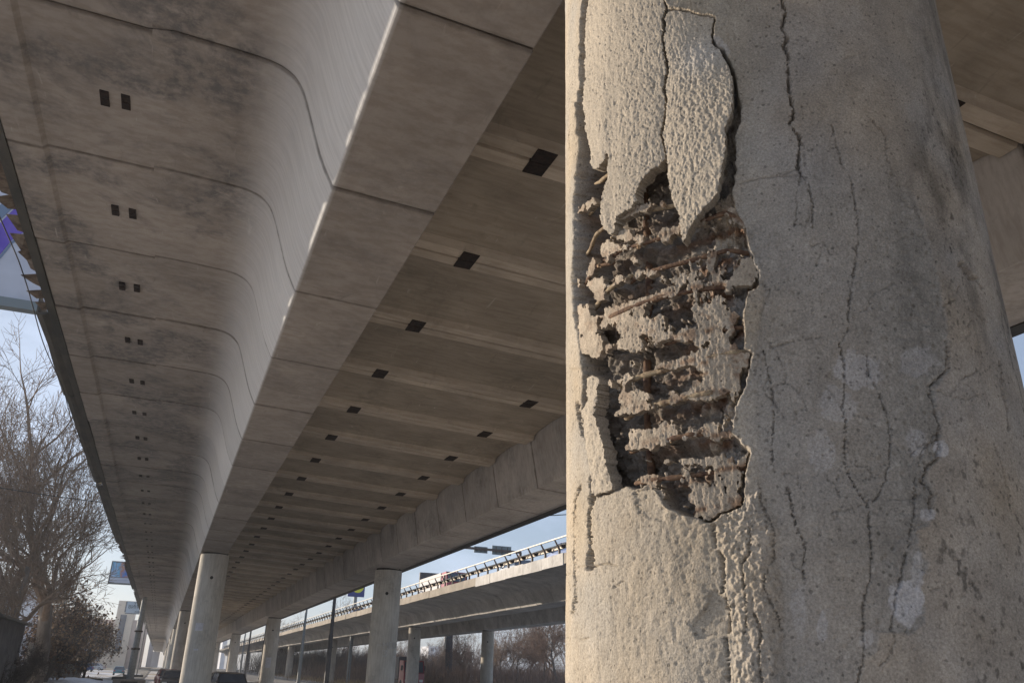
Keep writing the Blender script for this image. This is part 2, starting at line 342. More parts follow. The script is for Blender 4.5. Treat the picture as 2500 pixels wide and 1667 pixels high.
right_prof = [(8.50, 6.80), (8.50, 5.93), (8.72, 4.71), (8.735, 4.70), (9.99, 4.615), (10.01, 4.63)]+smooth_pts([(10.30, 5.45), (10.42, 5.65), (10.6, 5.76), (10.9, 5.80), (11.4, 5.81)], 3)+[(12.75, 5.80), (12.77, 5.82), (12.77, 6.70)]
seg_r = seg_mesh('girder_segment', right_prof)
# slab between the girders: ribs at the joints, a shallow vault in between, cross-fall to the right
def slab_mesh():
    xs_ = [2.34, 3.0, 4.5, 6.0, 7.5, 8.46]
    prof = [(.010, .045), (.034, 0), (.27, 0), (.35, .11), (.48, .15), (.80, .18), (1.48, .20), (S-.80, .18), (S-.48, .15), (S-.35, .11), (S-.27, 0), (S-.034, 0), (S-.010, .045)]
    zl = lambda x: 6.27-.052*(x-2.34)
    V = []; Fs = []; n = len(prof)
    for x in xs_:
        V += [(x, y, zl(x)+h) for y, h in prof]+[(x, S-.006, 6.95), (x, .006, 6.95)]
    n += 2
    for k in range(len(xs_)-1):
        for i in range(n): i2 = (i+1) % n; Fs.append((k*n+i, (k+1)*n+i, (k+1)*n+i2, k*n+i2))
    Fs += [tuple(range(n)), tuple((len(xs_)-1)*n+i for i in range(n))[::-1]]
    me = bpy.data.meshes.new('soffit_slab'); me.from_pydata(V, [], Fs); me.validate()
    me.polygons.foreach_set('use_smooth', np.ones(len(me.polygons), bool)); me.set_sharp_from_angle(angle=R(20))
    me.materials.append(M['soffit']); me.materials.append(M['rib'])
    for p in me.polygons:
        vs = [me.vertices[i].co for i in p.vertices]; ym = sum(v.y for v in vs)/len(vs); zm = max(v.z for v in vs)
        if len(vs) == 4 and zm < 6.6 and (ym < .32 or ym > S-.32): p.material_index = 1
    return me
slab = slab_mesh()
via = empty('viaduct', (0, 0, 0), 'long concrete box girder viaduct passing overhead, with sooty underside and paired girders', 'viaduct')
NL = 150
for n in range(-16, NL):
    y = joint_y(n)
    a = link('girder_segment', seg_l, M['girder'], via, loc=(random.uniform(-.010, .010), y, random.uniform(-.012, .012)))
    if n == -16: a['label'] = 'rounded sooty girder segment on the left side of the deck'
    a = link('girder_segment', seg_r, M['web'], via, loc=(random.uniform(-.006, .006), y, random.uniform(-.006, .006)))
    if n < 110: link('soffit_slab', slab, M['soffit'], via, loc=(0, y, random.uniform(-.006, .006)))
# pockets: steel-lined openings at the joints of the slab and in pairs in the cantilever
pk = MB()
for sy in (-1, 1):
    for x0, x1, ya, yb in ((0, .28, 0, .265),):
        a_, b_ = (ya+.006, yb) if sy > 0 else (-yb, -ya-.006)
        pk.box(x0, x1, a_, b_, -.022, .06)
pkm = pk.mesh('anchor_plate')
pk2 = MB().box(0, .105, -.155, -.008, -.006, .05).box(0, .105, .008, .155, -.006, .05).mesh('anchor_plate')
M['plate'] = mat('rusted_plate', (.030, .018, .014), .9, .1, nscale=14, col2=(.009, .008, .008), bump=.01, bscale=22, coord='pos')
for n in range(-6, 62):
    y = joint_y(n)
    if n % 1 == 0:
        a = link('anchor_plate', pkm, M['plate'], via, loc=(3.40+random.uniform(-.02, .02), y, 6.27-.052*(3.5-2.34)+.003))
        a = link('anchor_plate', pkm, M['plate'], via, loc=(7.02+random.uniform(-.02, .02), y, 6.27-.052*(7.1-2.34)+.003))
    for xx in (-1.87, -1.62):
        link('anchor_plate', pk2, M['plate'], via, loc=(xx+random.uniform(-.01, .01), y+S/2+.03+random.uniform(-.02, .02), 6.628))
MB().box(-3.05, 12.7, -42, 455, 6.98, 7.12).build('road_deck', M['old'], via)
MB().box(-3.0, -2.75, -42, 455, 7.12, 7.95).build('parapet', M['parapet'], via)
MB().box(12.45, 12.7, -42, 455, 7.12, 7.95).build('parapet', M['parapet'], via)
for ya in np.arange(-40, 440, 12.0): MB().prism([(12.775, 5.79), (13.10, 5.76), (13.13, 5.79), (13.10, 6.95), (12.775, 6.95)], ya+.02, ya+11.98).build('fascia_plate', M['edge'], via)
# steel edge: a gutter lip, then fascia plates; on the near stretch the fascia has been torn into teeth
MB().box(-3.26, -3.115, -42, 455, 6.585, 6.97).build('gutter_lip', M['edge'], via)
def fascia(ya, yb, drop=0.0):
    mb = MB(); n = max(2, int((yb-ya)/1.5)); V = []; Fs = []
    for i in range(n+1):
        y = ya+(yb-ya)*i/n; z = 6.56+random.uniform(-.02, .02)-drop; x = -3.50+random.uniform(-.015, .015)
        V += [(-3.262, y, 6.60), (x+.12, y, z), (x, y, z+.02), (x-.02, y, 7.0), (x+.005, y, 7.0), (x+.03, y, z+.05), (-3.262, y, 6.63)]
    for i in range(n):
        for k in range(7): k2 = (k+1) % 7; Fs.append((i*7+k, i*7+k2, (i+1)*7+k2, (i+1)*7+k))
    Fs += [tuple(range(7))[::-1], tuple(n*7+k for k in range(7))]
    return mb.add(V, Fs)
for ya, yb in ((17.6, 23.4), (23.45, 29.3), (29.35, 35.2), (35.9, 41.5), (41.55, 47.4), (47.45, 53.0), (66.5, 76), (76.1, 86), (92, 104), (104.1, 120), (128, 150), (150.1, 180), (186, 240), (240.2, 300), (300.3, 440)):
    fascia(ya, yb).build('fascia_plate', M['edge'], via)
def tooth(y, ln, wd, seed):
    r = random.Random(seed); tip = (-3.262-ln, y+r.uniform(-.05, .25), 6.62+r.uniform(-.10, .12)); th = .012
    a = (-3.262, y, 6.64); b = (-3.262, y+wd, 6.62+r.uniform(-.04, .03)); m_ = (-3.262-ln*.45, y+wd*.9, 6.61+r.uniform(-.05, .02))
    V = [a, tip, m_, b]; V2 = [(p[0], p[1]+.004, p[2]+th) for p in V]
    return MB().add(V+V2, [(0, 1, 2, 3), (7, 6, 5, 4), (0, 4, 5, 1), (1, 5, 6, 2), (2, 6, 7, 3), (3, 7, 4, 0)])
yt = 10.6; k = 0
while yt < 17.5:
    if not (15.9 < yt < 16.1):
        tooth(yt, random.uniform(.16, .30), random.uniform(.35, .6), k).build('torn_fascia_tooth', M['torn'], via)
    yt += random.uniform(.42, .75); k += 1
for yt in np.arange(53.5, 66, .8): tooth(yt, random.uniform(.1, .3), .6, int(yt*10)).build('torn_fascia_tooth', M['torn'], via)
tooth(35.25, .28, .3, 3).build('torn_fascia_tooth', mat('sunlit_tin', (.55, .42, .28), .6), via)
for y0_, y1_ in ((86, 92), (120, 128), (180, 186)):
    for yt in np.arange(y0_, y1_, .9): tooth(yt, random.uniform(.1, .28), .6, int(yt*10)).build('torn_fascia_tooth', M['edge'], via)
# loose cable hanging along the edge and the line crossing below the deck
pts = [(-3.46+.03*math.sin(y*.9), y, 6.50-.05*abs(math.sin(y*.42))) for y in np.arange(9.5, 34, .5)]
tag(MB().tube(pts, .011, 5).build('loose_cable', M['wire'], smooth=True), 'thin dark cable slung along the torn edge plates of the deck', 'cable')
a = at(np.array(0.), np.array(1190.), 46.); b = at(np.array(1376.), np.array(1256.), 34.)
pts = [tuple(a*(1-t)+b*t-np.array([0, 0, 1.0])*.75*4*t*(1-t)) for t in np.linspace(-.25, 1.3, 60)]
tag(MB().tube(pts, .021, 5).build('overhead_line', M['wire'], smooth=True), 'single black wire strung below the deck from the tree across the girders', 'wire')

# ================================================================== COLUMNS
def column(x, y, top, rad, label, group, base=None, hole=True, m='pillar', cap=True):
    z0 = base if base is not None else ground_z(y)-.3
    e = empty('bridge_column', (x, y, z0), label, 'column', group)
    h = top-z0; rings = [0, .25, .5, .75, .985, .992]; mb = MB(); n = 40
    mb.tube([(0, 0, h*t) for t in rings], [rad*1.02, rad*1.01, rad*1.0, rad*.995, rad*.99, rad*.97], n)
    mb.build('shaft', M[m], e, angle=40)
    MB().tube([(0, 0, h*.992-.002), (0, 0, h+.03)], [rad*.86, rad*.9], 28).build('bearing_pad', M['dark'], e, angle=40)
    if hole:
        d = Vector((-x, -y, 0)).normalized(); hp = d*(rad*.985)
        MB().tube([tuple(hp+d*-.06+Vector((0, 0, h-1.15))), tuple(hp+d*.012+Vector((0, 0, h-1.15)))], .075, 12).build('bolt_hole', M['dark'], e)
    return e
G1 = 'round columns under the left girder'; G2 = 'round columns under the right girder'
ylist = [42.4, 88.6, 132, 178, 224, 270, 316]
lab = ['round concrete column with a pale paper patch, nearest one standing whole under the left girder', 'second whole column down the left girder, partly behind the nearest one', 'third whole column down the left girder, a slim sliver beside the second'] + ['column %s down the left girder, part of the far overlapping row' % t for t in ('fourth', 'fifth', 'sixth', 'seventh')]
cols = []
for y, l in zip(ylist, lab): cols.append(column(1.62, y, 5.05, .66, l, G1))
labr = ['column under the right girder with white scrawled graffiti near its foot', 'column under the right girder with a pale square patch, next behind the graffiti one', 'slim far column under the right girder beside a thin lamp post', 'fourth column along the right girder, tiny in the distance', 'fifth column along the right girder, tiny in the distance', 'sixth column along the right girder, last in the distance']
colr = []
for y, l in zip([40.2, 85.8, 131, 177, 223, 269], labr): colr.append(column(9.62, y, 4.62, .66, l, G2))
# paper patches and scrawl that are stuck to the shafts
M['paper'] = mat('old_paper', (.62, .60, .62), .8, noise=.1, nscale=8)
M['chalk'] = mat('white_paint', (.55, .53, .50), .8, noise=.2, nscale=20)
def patch(e, x, y, rad, az, z, w_, h_, m, name='paper_patch'):      # a thin curved sheet lying on a shaft
    z0 = e.location.z; n = 6; V = []; Fs = []; rr = rad*1.02+.006
    for i in range(n+1):
        a = az+(i/n-.5)*w_/rad; V += [(rr*math.sin(a), rr*math.cos(a), z-z0-h_/2), (rr*math.sin(a), rr*math.cos(a), z-z0+h_/2)]
        V += [((rr-.004)*math.sin(a), (rr-.004)*math.cos(a), z-z0-h_/2), ((rr-.004)*math.sin(a), (rr-.004)*math.cos(a), z-z0+h_/2)]
    for i in range(n):
        k = 4*i; Fs += [(k, k+4, k+5, k+1), (k+2, k+3, k+7, k+6), (k, k+2, k+6, k+4), (k+1, k+5, k+7, k+3)]
    return MB().add(V, Fs).build(name, m, e)
fa = lambda x, y: math.atan2(-x, -y)
patch(cols[0], 1.62, 42.4, .66, fa(1.62, 42.4)+.30, 1.72, .34, .34, M['paper'])
patch(cols[0], 1.62, 42.4, .66, fa(1.62, 42.4)+.28, .75, .2, .07, M['paper'])
patch(colr[1], 9.62, 85.8, .66, fa(9.62, 85.8)+.1, .6, .5, .9, M['paper'])
def scrawl(e, rad, az, z, txt_lines, size):
    """strokes of hand-painted letters, built as thin raised strokes that follow the shaft"""
    G = {'M': [((0,0),(0,1)),((0,1),(.5,.4)),((.5,.4),(1,1)),((1,1),(1,0))], 'O': [((0,0),(0,1)),((0,1),(1,1)),((1,1),(1,0)),((1,0),(0,0))], 'P': [((0,0),(0,1)),((0,1),(.9,1)),((.9,1),(.9,.5)),((.9,.5),(0,.5))],
         'D': [((0,0),(0,1)),((0,1),(.7,1)),((.7,1),(1,.5)),((1,.5),(.7,0)),((.7,0),(0,0))], 'S': [((1,1),(0,1)),((0,1),(0,.5)),((0,.5),(1,.5)),((1,.5),(1,0)),((1,0),(0,0))], '3': [((0,1),(1,1)),((1,1),(.4,.55)),((.4,.55),(1,.3)),((1,.3),(.6,0)),((.6,0),(0,.05))], '-': [((0,.5),(1,.5))], 'E': [((1,0),(0,0)),((0,0),(0,1)),((0,1),(1,1)),((0,.5),(.8,.5))]}
    z0 = e.location.z; mb = MB(); rr = rad*1.02+.01
    for li, t in enumerate(txt_lines):
        for ci, ch in enumerate(t):
            for (a, b) in G.get(ch, []):
                P = []
                for q in (a, b):
                    uu = (ci*1.35+q[0]-len(t)*.67)*size; zz = z-li*size*1.7+q[1]*size*1.15-z0; an = az-uu/rad; P.append((rr*math.sin(an), rr*math.cos(an), zz))
                mb.bar(P[0], P[1], .035, .035)
    mb.build('graffiti', M['chalk'], e)
scrawl(colr[0], .66, fa(9.62, 40.2)-.45, 1.05, ['-MOD', ' 3 S'], .21)
# ================================================================== THE DAMAGED COLUMN
CX, CY, CR = 1.643, 1.929, .652
AZC = math.atan2(-CX, -CY)                      # from the column's axis towards the lens
def cyl_hit(px, py, off=0.0):
    """where the line of sight meets the shaft: arc angle about AZC, height (nan if it misses)"""
    v = ray(px, py); dx, dy = v[..., 0], v[..., 1]; A = dx*dx+dy*dy; B = dx*CX+dy*CY; C = CX*CX+CY*CY-(CR+off)**2
    D = B*B-A*C; t = (B-np.sqrt(np.where(D < 0, np.nan, D)))/A
    x = dx*t-CX; y = dy*t-CY; return np.arctan2(x, y)-AZC, v[..., 2]*t
def shaft(th, z, h):
    a = th+AZC; r = CR+h; return np.stack([CX+r*np.sin(a), CY+r*np.cos(a), z], -1)
def wrap(a): return (a+np.pi) % (2*np.pi)-np.pi
def segdist(px, py, pts, closed=False, margin=60):
    """distance in photo pixels to a polyline; +signed parameter is not needed"""
    pts = np.array(pts, float); d = np.full(px.shape, 1e6, np.float32)
    n = len(pts)-(0 if closed else 1)
    for i in range(n):
        a = pts[i]; b = pts[(i+1) % len(pts)]; lo = np.minimum(a, b)-margin; hi = np.maximum(a, b)+margin
        m = (px > lo[0]) & (px < hi[0]) & (py > lo[1]) & (py < hi[1])
        if not m.any(): continue
        x = px[m]-a[0]; y = py[m]-a[1]; e = b-a; t = np.clip((x*e[0]+y*e[1])/(e@e+1e-9), 0, 1)
        d[m] = np.minimum(d[m], np.hypot(x-t*e[0], y-t*e[1]))
    return d
def inside(px, py, pts):
    r = np.zeros(px.shape, bool); n = len(pts)
    for i in range(n):
        x0, y0 = pts[i]; x1, y1 = pts[(i+1) % n]
        if y0 == y1: continue
        c = ((y0 > py) != (y1 > py)) & (px < (x1-x0)*(py-y0)/(y1-y0)+x0); r ^= c
    return r
U_left = [(1424,-60),(1423,0),(1416,41),(1414,96),(1412,160),(1414,207),(1408,242),(1407,274),(1411,319),(1415,360),(1414,400),(1408,438),(1404,502),(1404,579),(1403,624),(1397,681),(1401,732),(1405,780),(1414,830),(1418,908),(1420,960),(1416,1003),(1424,1062),(1433,1104),(1445,1153),(1449,1206),(1458,1217)]
U_bot = [(1507,1198),(1530,1186),(1549,1196),(1575,1186),(1594,1185),(1616,1213),(1630,1241),(1660,1250),(1679,1259),(1700,1262),(1721,1275),(1742,1276),(1762,1256),(1780,1252),(1816,1238)]
U_right = [(1823,1153),(1833,1101),(1809,1080),(1790,1059),(1795,996),(1816,960),(1826,918),(1837,862),(1819,852),(1817,796),(1819,750),(1814,783),(1821,739),(1827,714),(1855,701),(1852,668),(1834,619),(1819,553),(1801,522),(1788,476),(1797,430),(1797,383),(1797,328),(1811,300),(1811,268),(1803,239),(1797,191),(1784,153),(1768,124),(1752,112),(1743,92),(1747,41),(1721,37),(1689,30),(1657,25),(1631,25),(1623,0),(1621,-60)]
U = U_left+U_bot+U_right
FL = [(1440,-60),(1438,0),(1431,60),(1429,150),(1431,200),(1428,243),(1430,270),(1434,284),(1438,320),(1446,355),(1452,370),(1452,405),(1461,420),(1475,415),(1483,400),(1489,380),(1493,386),(1494,430),(1488,453),(1483,484),(1478,533),(1486,563),(1498,579),(1509,576),(1517,533),(1549,515),(1564,494),(1561,474),(1569,451),(1587,428),(1607,413),(1631,392),(1622,351),(1615,332),(1623,287),(1628,249),(1620,217),(1628,179),(1628,156),(1621,137),(1617,105),(1620,73),(1618,51),(1627,27),(1619,0),(1618,-60)]
FC = [(1633,29),(1623,51),(1625,73),(1621,105),(1626,137),(1633,156),(1633,179),(1625,217),(1633,249),(1628,287),(1620,332),(1627,351),(1636,395),(1635,437),(1645,474),(1653,512),(1668,535),(1666,553),(1671,573),(1676,609),(1688,588),(1702,563),(1727,533),(1760,502),(1770,464),(1781,400),(1780,383),(1778,338),(1792,300),(1795,268),(1793,239),(1787,191),(1772,156),(1757,128),(1741,108),(1737,85),(1742,60),(1743,43),(1721,40),(1689,33),(1657,28)]
FB = [(1437,924),(1458,918),(1472,925),(1466,975),(1456,1013),(1468,1038),(1482,1087),(1493,1153),(1507,1197),(1480,1205),(1460,1214),(1453,1206),(1448,1153),(1437,1104),(1428,1062),(1420,1003),(1440,978)]
BARS = [[(1410,530),(1441,512),(1482,484),(1500,470)],[(1440,446),(1459,440),(1490,423),(1505,412)],[(1420,622),(1440,601),(1462,572),(1485,553),(1561,520),(1651,500),(1700,490)],[(1470,640),(1482,632),(1530,612),(1587,594),(1663,571),(1727,543),(1778,527),(1825,556)],
 [(1425,700),(1436,683),(1467,652),(1500,640)],[(1530,690),(1559,675),(1625,660),(1689,645),(1778,617),(1832,619)],[(1440,758),(1454,744),(1500,705),(1546,673)],[(1455,800),(1472,790),(1554,755),(1625,729),(1702,711),(1778,703),(1832,690)],
 [(1620,838),(1637,834),(1731,817),(1825,800)],[(1510,940),(1524,936),(1580,918),(1668,894),(1756,873),(1835,860)],[(1520,1020),(1580,996),(1668,978),(1770,957)],[(1530,1105),(1538,1101),(1616,1080),(1732,1058)],[(1750,1070),(1805,1060)],
 [(1550,1180),(1566,1178),(1668,1167),(1825,1143)],[(1690,1253),(1696,1252),(1800,1233)]]
CR_ = [  # (width px, depth m, points)
 (2.6,.014,[(1516,-60),(1518,0),(1520,29),(1513,64),(1517,89),(1515,118),(1521,137),(1536,150)]),
 (3.6,.02,[(1905,-60),(1909,0),(1918,26),(1910,70),(1923,96),(1915,112),(1925,137),(1925,179),(1928,223),(1939,271),(1937,287),(1928,300),(1941,319),(1955,338),(1950,383),(1949,411),(1957,427)]),
 (1.2,.006,[(1804,450),(1848,437),(1912,430),(1970,429)]),
 (1.8,.009,[(1957,427),(1971,440),(1978,467),(1986,497),(1984,555)]),(1.2,.006,[(1957,427),(1944,467),(1948,509),(1940,555)]),
 (1.6,.008,[(2030,300),(2042,352),(2057,402),(2078,436),(2087,478),(2095,536),(2099,563),(2090,640),(2080,691),(2072,768),(2070,814),(2050,840),(2062,883),(2064,940),(2058,986),(2066,1036),(2062,1100),(2068,1148),(2094,1196),(2121,1231),(2125,1286),(2129,1357),(2129,1404),(2110,1467),(2108,1534),(2112,1597),(2094,1664),(2090,1700)]),
 (1.3,.006,[(2118,283),(2145,310),(2164,330),(2164,375),(2183,429)]),
 (3.4,.012,[(2313,833),(2317,902),(2275,940),(2280,990),(2298,1036),(2294,1097),(2289,1121),(2263,1144),(2255,1176),(2281,1200),(2277,1239)]),
 (2.0,.008,[(2238,1164),(2238,1243),(2228,1286),(2218,1341),(2208,1388),(2192,1447),(2184,1502),(2177,1538)]),
 (1.5,.007,[(2118,863),(2123,913),(2144,951),(2173,1024),(2177,1100),(2175,1129),(2161,1180),(2141,1219),(2121,1231)]),
 (1.4,.007,[(1865,856),(1877,921),(1884,944),(1890,1020),(1884,1100),(1890,1150)]),(1.6,.008,[(1923,1188),(1935,1247),(1944,1286),(1964,1325),(1960,1377),(1964,1424)]),
 (6.5,.016,[(2351,645),(2363,668),(2385,685),(2397,703)]),(1.3,.006,[(2321,965),(2343,928),(2386,906),(2401,883)]),(2.2,.008,[(2441,883),(2447,959),(2460,1005),(2462,1051)]),
 (7.5,.03,[(1447,1160),(1449,1193),(1446,1226),(1439,1252),(1441,1335),(1439,1385)]),(4.0,.02,[(1405,982),(1414,1030),(1424,1062)]),(2.6,.012,[(1416,1183),(1403,1226),(1400,1298),(1403,1407),(1406,1443),(1398,1496)]),
 (2.6,.012,[(1742,1276),(1743,1298),(1749,1341),(1766,1364),(1767,1414),(1766,1447),(1782,1493),(1782,1539),(1771,1552),(1779,1645),(1778,1720)]),
 (1.9,.008,[(1832,1292),(1832,1354),(1812,1374),(1818,1447),(1827,1496),(1818,1546)]),(2.2,.009,[(1845,1499),(1860,1539),(1855,1612),(1861,1658),(1870,1720)]),
 (1.8,.008,[(1856,1183),(1858,1226),(1889,1292),(1888,1368),(1868,1407),(1870,1447),(1898,1503),(1907,1536)]),
 (1.4,.006,[(1549,1196),(1552,1235),(1572,1262)]),(1.3,.006,[(1563,1070),(1550,1060)]),(1.3,.005,[(1575,45),(1616,48)]),(1.3,.006,[(1390,320),(1392,365)]),(1.5,.007,[(1449,1383),(1480,1375),(1512,1383)]),(1.2,.005,[(1418,1560),(1440,1556)]),
 (1.3,.005,[(2430,1090),(2443,1120),(2470,1230)]),(1.2,.005,[(1980,600),(2012,590),(2030,620)]),(1.2,.005,[(1880,850),(1930,835),(2010,822)]),(1.2,.004,[(1978,690),(2010,610)])]
_rc = random.Random(5)
for _ in range(46):          # hairlines that wander off the larger cracks and across the bare side
    if _ % 2: w_, d_, p_ = CR_[_rc.choice([1, 5, 7, 8, 9, 10, 11, 23, 24, 26])]; x_, y_ = _rc.choice(p_)
    else: x_, y_ = _rc.uniform(1850, 2450), _rc.uniform(20, 1640)
    a_ = _rc.choice([-1, 1])*_rc.uniform(.3, 1.5)+math.pi/2; q_ = [(x_, y_)]
    for k_ in range(_rc.randint(3, 8)): a_ += _rc.gauss(0, .45); x_ += 17*math.cos(a_); y_ += 17*math.sin(a_); q_.append((x_, y_))
    CR_.append((_rc.uniform(.7, 1.3), .004, q_))
PEEL = [(1800,430),(1880,436),(1970,429),(2040,330),(2110,230),(2160,320),(2180,430),(2235,470),(2262,560),(2285,640),(2300,720),(2318,800),(2316,905),(2290,950),(2300,1040),(2292,1110),(2262,1150),(2283,1200),(2272,1285),(2240,1290),(2255,1350),(2275,1370),(2240,1440),(2262,1480),(2260,1515),(2222,1550),(2180,1540),(2150,1545),(2145,1590),(2115,1610),(2090,1670),(2085,1740),(1870,1740),(1905,1540),(1890,1290),(1850,1180),(1835,900),(1860,690),(1800,520)]
EFF = [((2215,1480),(48,62),1.0),((2300,1095),(20,24),1.0),((2265,1255),(22,20),.8),((2090,905),(70,55),.55),((2245,880),(60,45),.45),((2040,980),(60,50),.4),((2010,1100),(40,60),.35),((1740,130),(60,40),.45),((1700,160),(40,40),.35),((2120,1560),(26,30),.5),((1950,1500),(30,60),.3),((2240,1080),(30,40),.5),((2010,1530),(14,40),.5),((2245,1390),(16,50),.5)]
CRUST = [(1742,1280),(1800,1235),(1850,1180),(1880,1240),(1905,1290),(1895,1370),(1915,1450),(1905,1530),(1920,1640),(1930,1740),(1780,1740),(1785,1560),(1768,1440),(1745,1330)]
BLOBS = [(1590,465,40,50,-.035),(1525,905,45,40,-.03),(1497,965,32,60,-.04),(1575,940,50,22,-.02),(1560,1030,60,22,-.02),(1640,1020,60,26,-.03),(1720,1005,70,22,-.03),(1700,1090,90,26,-.035),(1530,1130,40,36,-.035),(1530,1060,26,40,-.025),(1665,748,46,20,-.035),(1512,815,22,20,-.03),(1600,655,70,22,-.03),(1430,640,14,150,-.035),(1448,420,20,70,-.03),(1650,852,50,20,-.02),(1700,925,60,16,-.02),(1560,625,50,18,-.03),(1470,560,30,40,-.02),(1620,545,50,20,-.02),(1790,410,12,90,-.03),(1740,520,40,20,-.02),(1530,720,50,20,-.02),(1655,1205,50,18,-.02),
 (1458,855,40,55,.030),(1440,800,30,30,.02),(1560,800,80,24,.022),(1565,850,30,24,.025),(1740,770,60,50,.016),(1760,900,40,60,.020),(1600,1068,55,22,.032),(1640,1040,24,24,.026),(1560,975,30,26,.026),(1700,1130,90,12,.016),(1745,1215,50,40,.02),(1625,1215,25,22,.02),(1520,615,40,16,.024),(1540,580,24,14,.02),(1475,700,30,20,.024),(1560,640,20,30,.02),(1650,690,40,18,.012),(1720,590,60,16,-.004),(1560,890,14,20,.015),(1620,1000,30,14,.018)]
def rnd_edge(px, py, k=5.5): return px+k*(fbm(px/16, py/16, 41, 4)-.5)*2, py+k*(fbm(px/16+50, py/16+9, 43, 4)-.5)*2
def skin(px, py, th, z):
    """height of the sound surface over the nominal shaft, in metres"""
    s = CR*th; left = 1-sstep(1760, 1900, px)
    h = .010*(fbm(s*3, z*1.3, 1, 3)-.5)
    h = h+.0016*(fbm(s*130, z*22, 2, 4)-.5)*(0.4+.9*left)                                   # trowel strokes
    h = h+.0019*left*(fbm(s*110, z*60, 21, 3, .7)-.5)+.0020*left*(fbm(s*14, z*7, 22, 3)-.5)
    pc, pr = cell(s*95, z*62, 5); h = h-.0030*np.clip(1-pc/.33, 0, 1)*(pr > .62)          # pores
    pc, pr = cell(s*38, z*26, 6); h = h-.0045*np.clip(1-pc/.14, 0, 1)*(pr > .80)
    h = h-.0026*np.clip((.28-vnoise(s*150, z*60, 16))/.28, 0, 1)*left                      # dragged tears in the render
    return h
def rough_patch(px, py, s, z, k):         # knobbly crust
    c1, _ = cell(s*125, z*115, 7); c2, _ = cell(s*58, z*52, 8)
    return k*(.0050*(1-np.clip(c1, 0, 1))+.0065*(1-np.clip(c2, 0, 1))+.0050*fbm(s*95, z*95, 9, 4)-.006)
def field(px, py, th, z):
    s = CR*th; qx, qy = rnd_edge(px, py); h = skin(px, py, th, z)
    dU = segdist(qx, qy, U, True, 140); inU = inside(qx, qy, U); sd = np.where(inU, dU, -dU)
    # surroundings
    peel = inside(qx+3*(fbm(px/9, py/9, 77, 3)-.5)*6, qy, PEEL).astype(np.float32)
    dP = segdist(qx, qy, PEEL, True, 14); pe = peel*np.clip(dP/np.where(px > 2130, 4, 13), 0, 1)*(.55+.45*sstep(2050, 2240, px))*sstep(250, 620, py)
    cc, cr_ = cell((s+.012*fbm(s*30, z*30, 17, 3))*62, (z+.012*fbm(s*30+9, z*30, 18, 3))*50, 12); cc2, cr2 = cell(s*17, z*17, 13)
    h = h+pe*(-.005+.0012*(1-np.clip(cc*1.2, 0, 1))*(cr_ > .5)+.0050*(fbm(s*45, z*45, 14, 5, .6)-.5)-.0035*np.clip((.36-vnoise(s*70, z*70, 15))/.36, 0, 1))
    cru = inside(qx, qy, CRUST); h = h+.014*sstep(1740, 1890, px)*cru*np.clip(segdist(qx, qy, CRUST, True, 60)/30, 0, 1); crust = cru*np.clip(segdist(qx, qy, CRUST, True, 60)/18, 0, 1)
    h = h+rough_patch(px, py, s, z, crust)
    rgh2 = np.exp(-((px-1700)/75)**2-((py-330)/230)**2)+np.exp(-((px-1560)/55)**2-((py-280)/160)**2)
    rim = np.exp(-np.clip(-sd, 0, 200)/26)*(~inU)*(px > 1600)
    h = h+rough_patch(px, py, s, z, .9*rim)+.004*rim
    low = np.exp(-((px-1600)/160)**2-((py-1420)/160)**2); h = h+low*.0030*(fbm(s*55, z*15, 31, 4)-.5)*2
    # ledges left by lost render, lower part
    led = inside(qx, qy, [(1726,1473),(1701,1506),(1690,1530),(1700,1560),(1760,1552),(1782,1539),(1782,1493),(1764,1455),(1745,1440),(1735,1442)]); h = h-.006*led
    led = inside(qx, qy, [(1550,1200),(1594,1186),(1618,1220),(1632,1250),(1618,1275),(1600,1270),(1575,1262),(1556,1235)]); h = h-.004*led
    for w_, d_, pts in CR_:
        w_ = w_*1.15+.35; d_ = d_*1.4
        k = w_*(.22+1.35*vnoise(py/16+px/40, px/30, 91)**1.3); dc = segdist(px+7*(fbm(px/5, py/5, 61, 4, .7)-.5)*2.2, py+2*(fbm(px/7+9, py/7, 62, 3)-.5)*2, pts, False, 18)
        h = h-d_*np.clip(1-(dc/k)**2, 0, 1)*np.where(dc < k, 1, 0)
    # dark open joint right of the raised flake stays part of the hollow
    # the hollow
    ci = np.zeros_like(h)
    for bx, by, rx, ry, dh in BLOBS: ci = ci+dh*np.exp(-((px-bx)/rx)**2-((py-by)/ry)**2)
    fl = inside(px, py, FL) | inside(px, py, FC) | inside(px, py, FB)
    vr = 1-np.abs(2*fbm(s*56, z*15, 24, 4, .6)-1); vr2 = 1-np.abs(2*fbm(s*20+3, z*14, 25, 5, .6)-1)
    right = sstep(1640, 1760, px)
    cb, _ = cell((s+.01*fbm(s*40, z*40, 29, 2))*60, z*42, 27)
    _, ra = cell((s+.02*fbm(s*25, z*25, 33, 3))*26, z*34, 34); _, rb_ = cell((s+.01*fbm(s*50, z*50, 35, 3))*64, z*78, 36)
    db = np.full(px.shape, 1e3, np.float32)
    for b in BARS: db = np.minimum(db, segdist(px, py, b, False, 60))
    nb = fbm(s*26, z*18, 28, 4)
    prd = np.zeros_like(h); deep = np.zeros_like(h)
    for bx, by, rx, ry, dh in BLOBS:
        e = np.exp(-((px-bx)/rx)**2-((py-by)/ry)**2)
        if dh > 0: prd = np.maximum(prd, e*min(1, dh/.024))
        else: deep = np.minimum(deep, dh*e*1.25)
    dep = -.078+.034*sstep(1600, 1760, px)*sstep(520, 640, py)-.012*sstep(600, 450, py)+.7*deep+.020*prd+.026*(ra-.5)+.012*(rb_-.5)+.016*(fbm(s*60, z*60, 40, 4, .6)-.5)+.024*(vr2-.8)
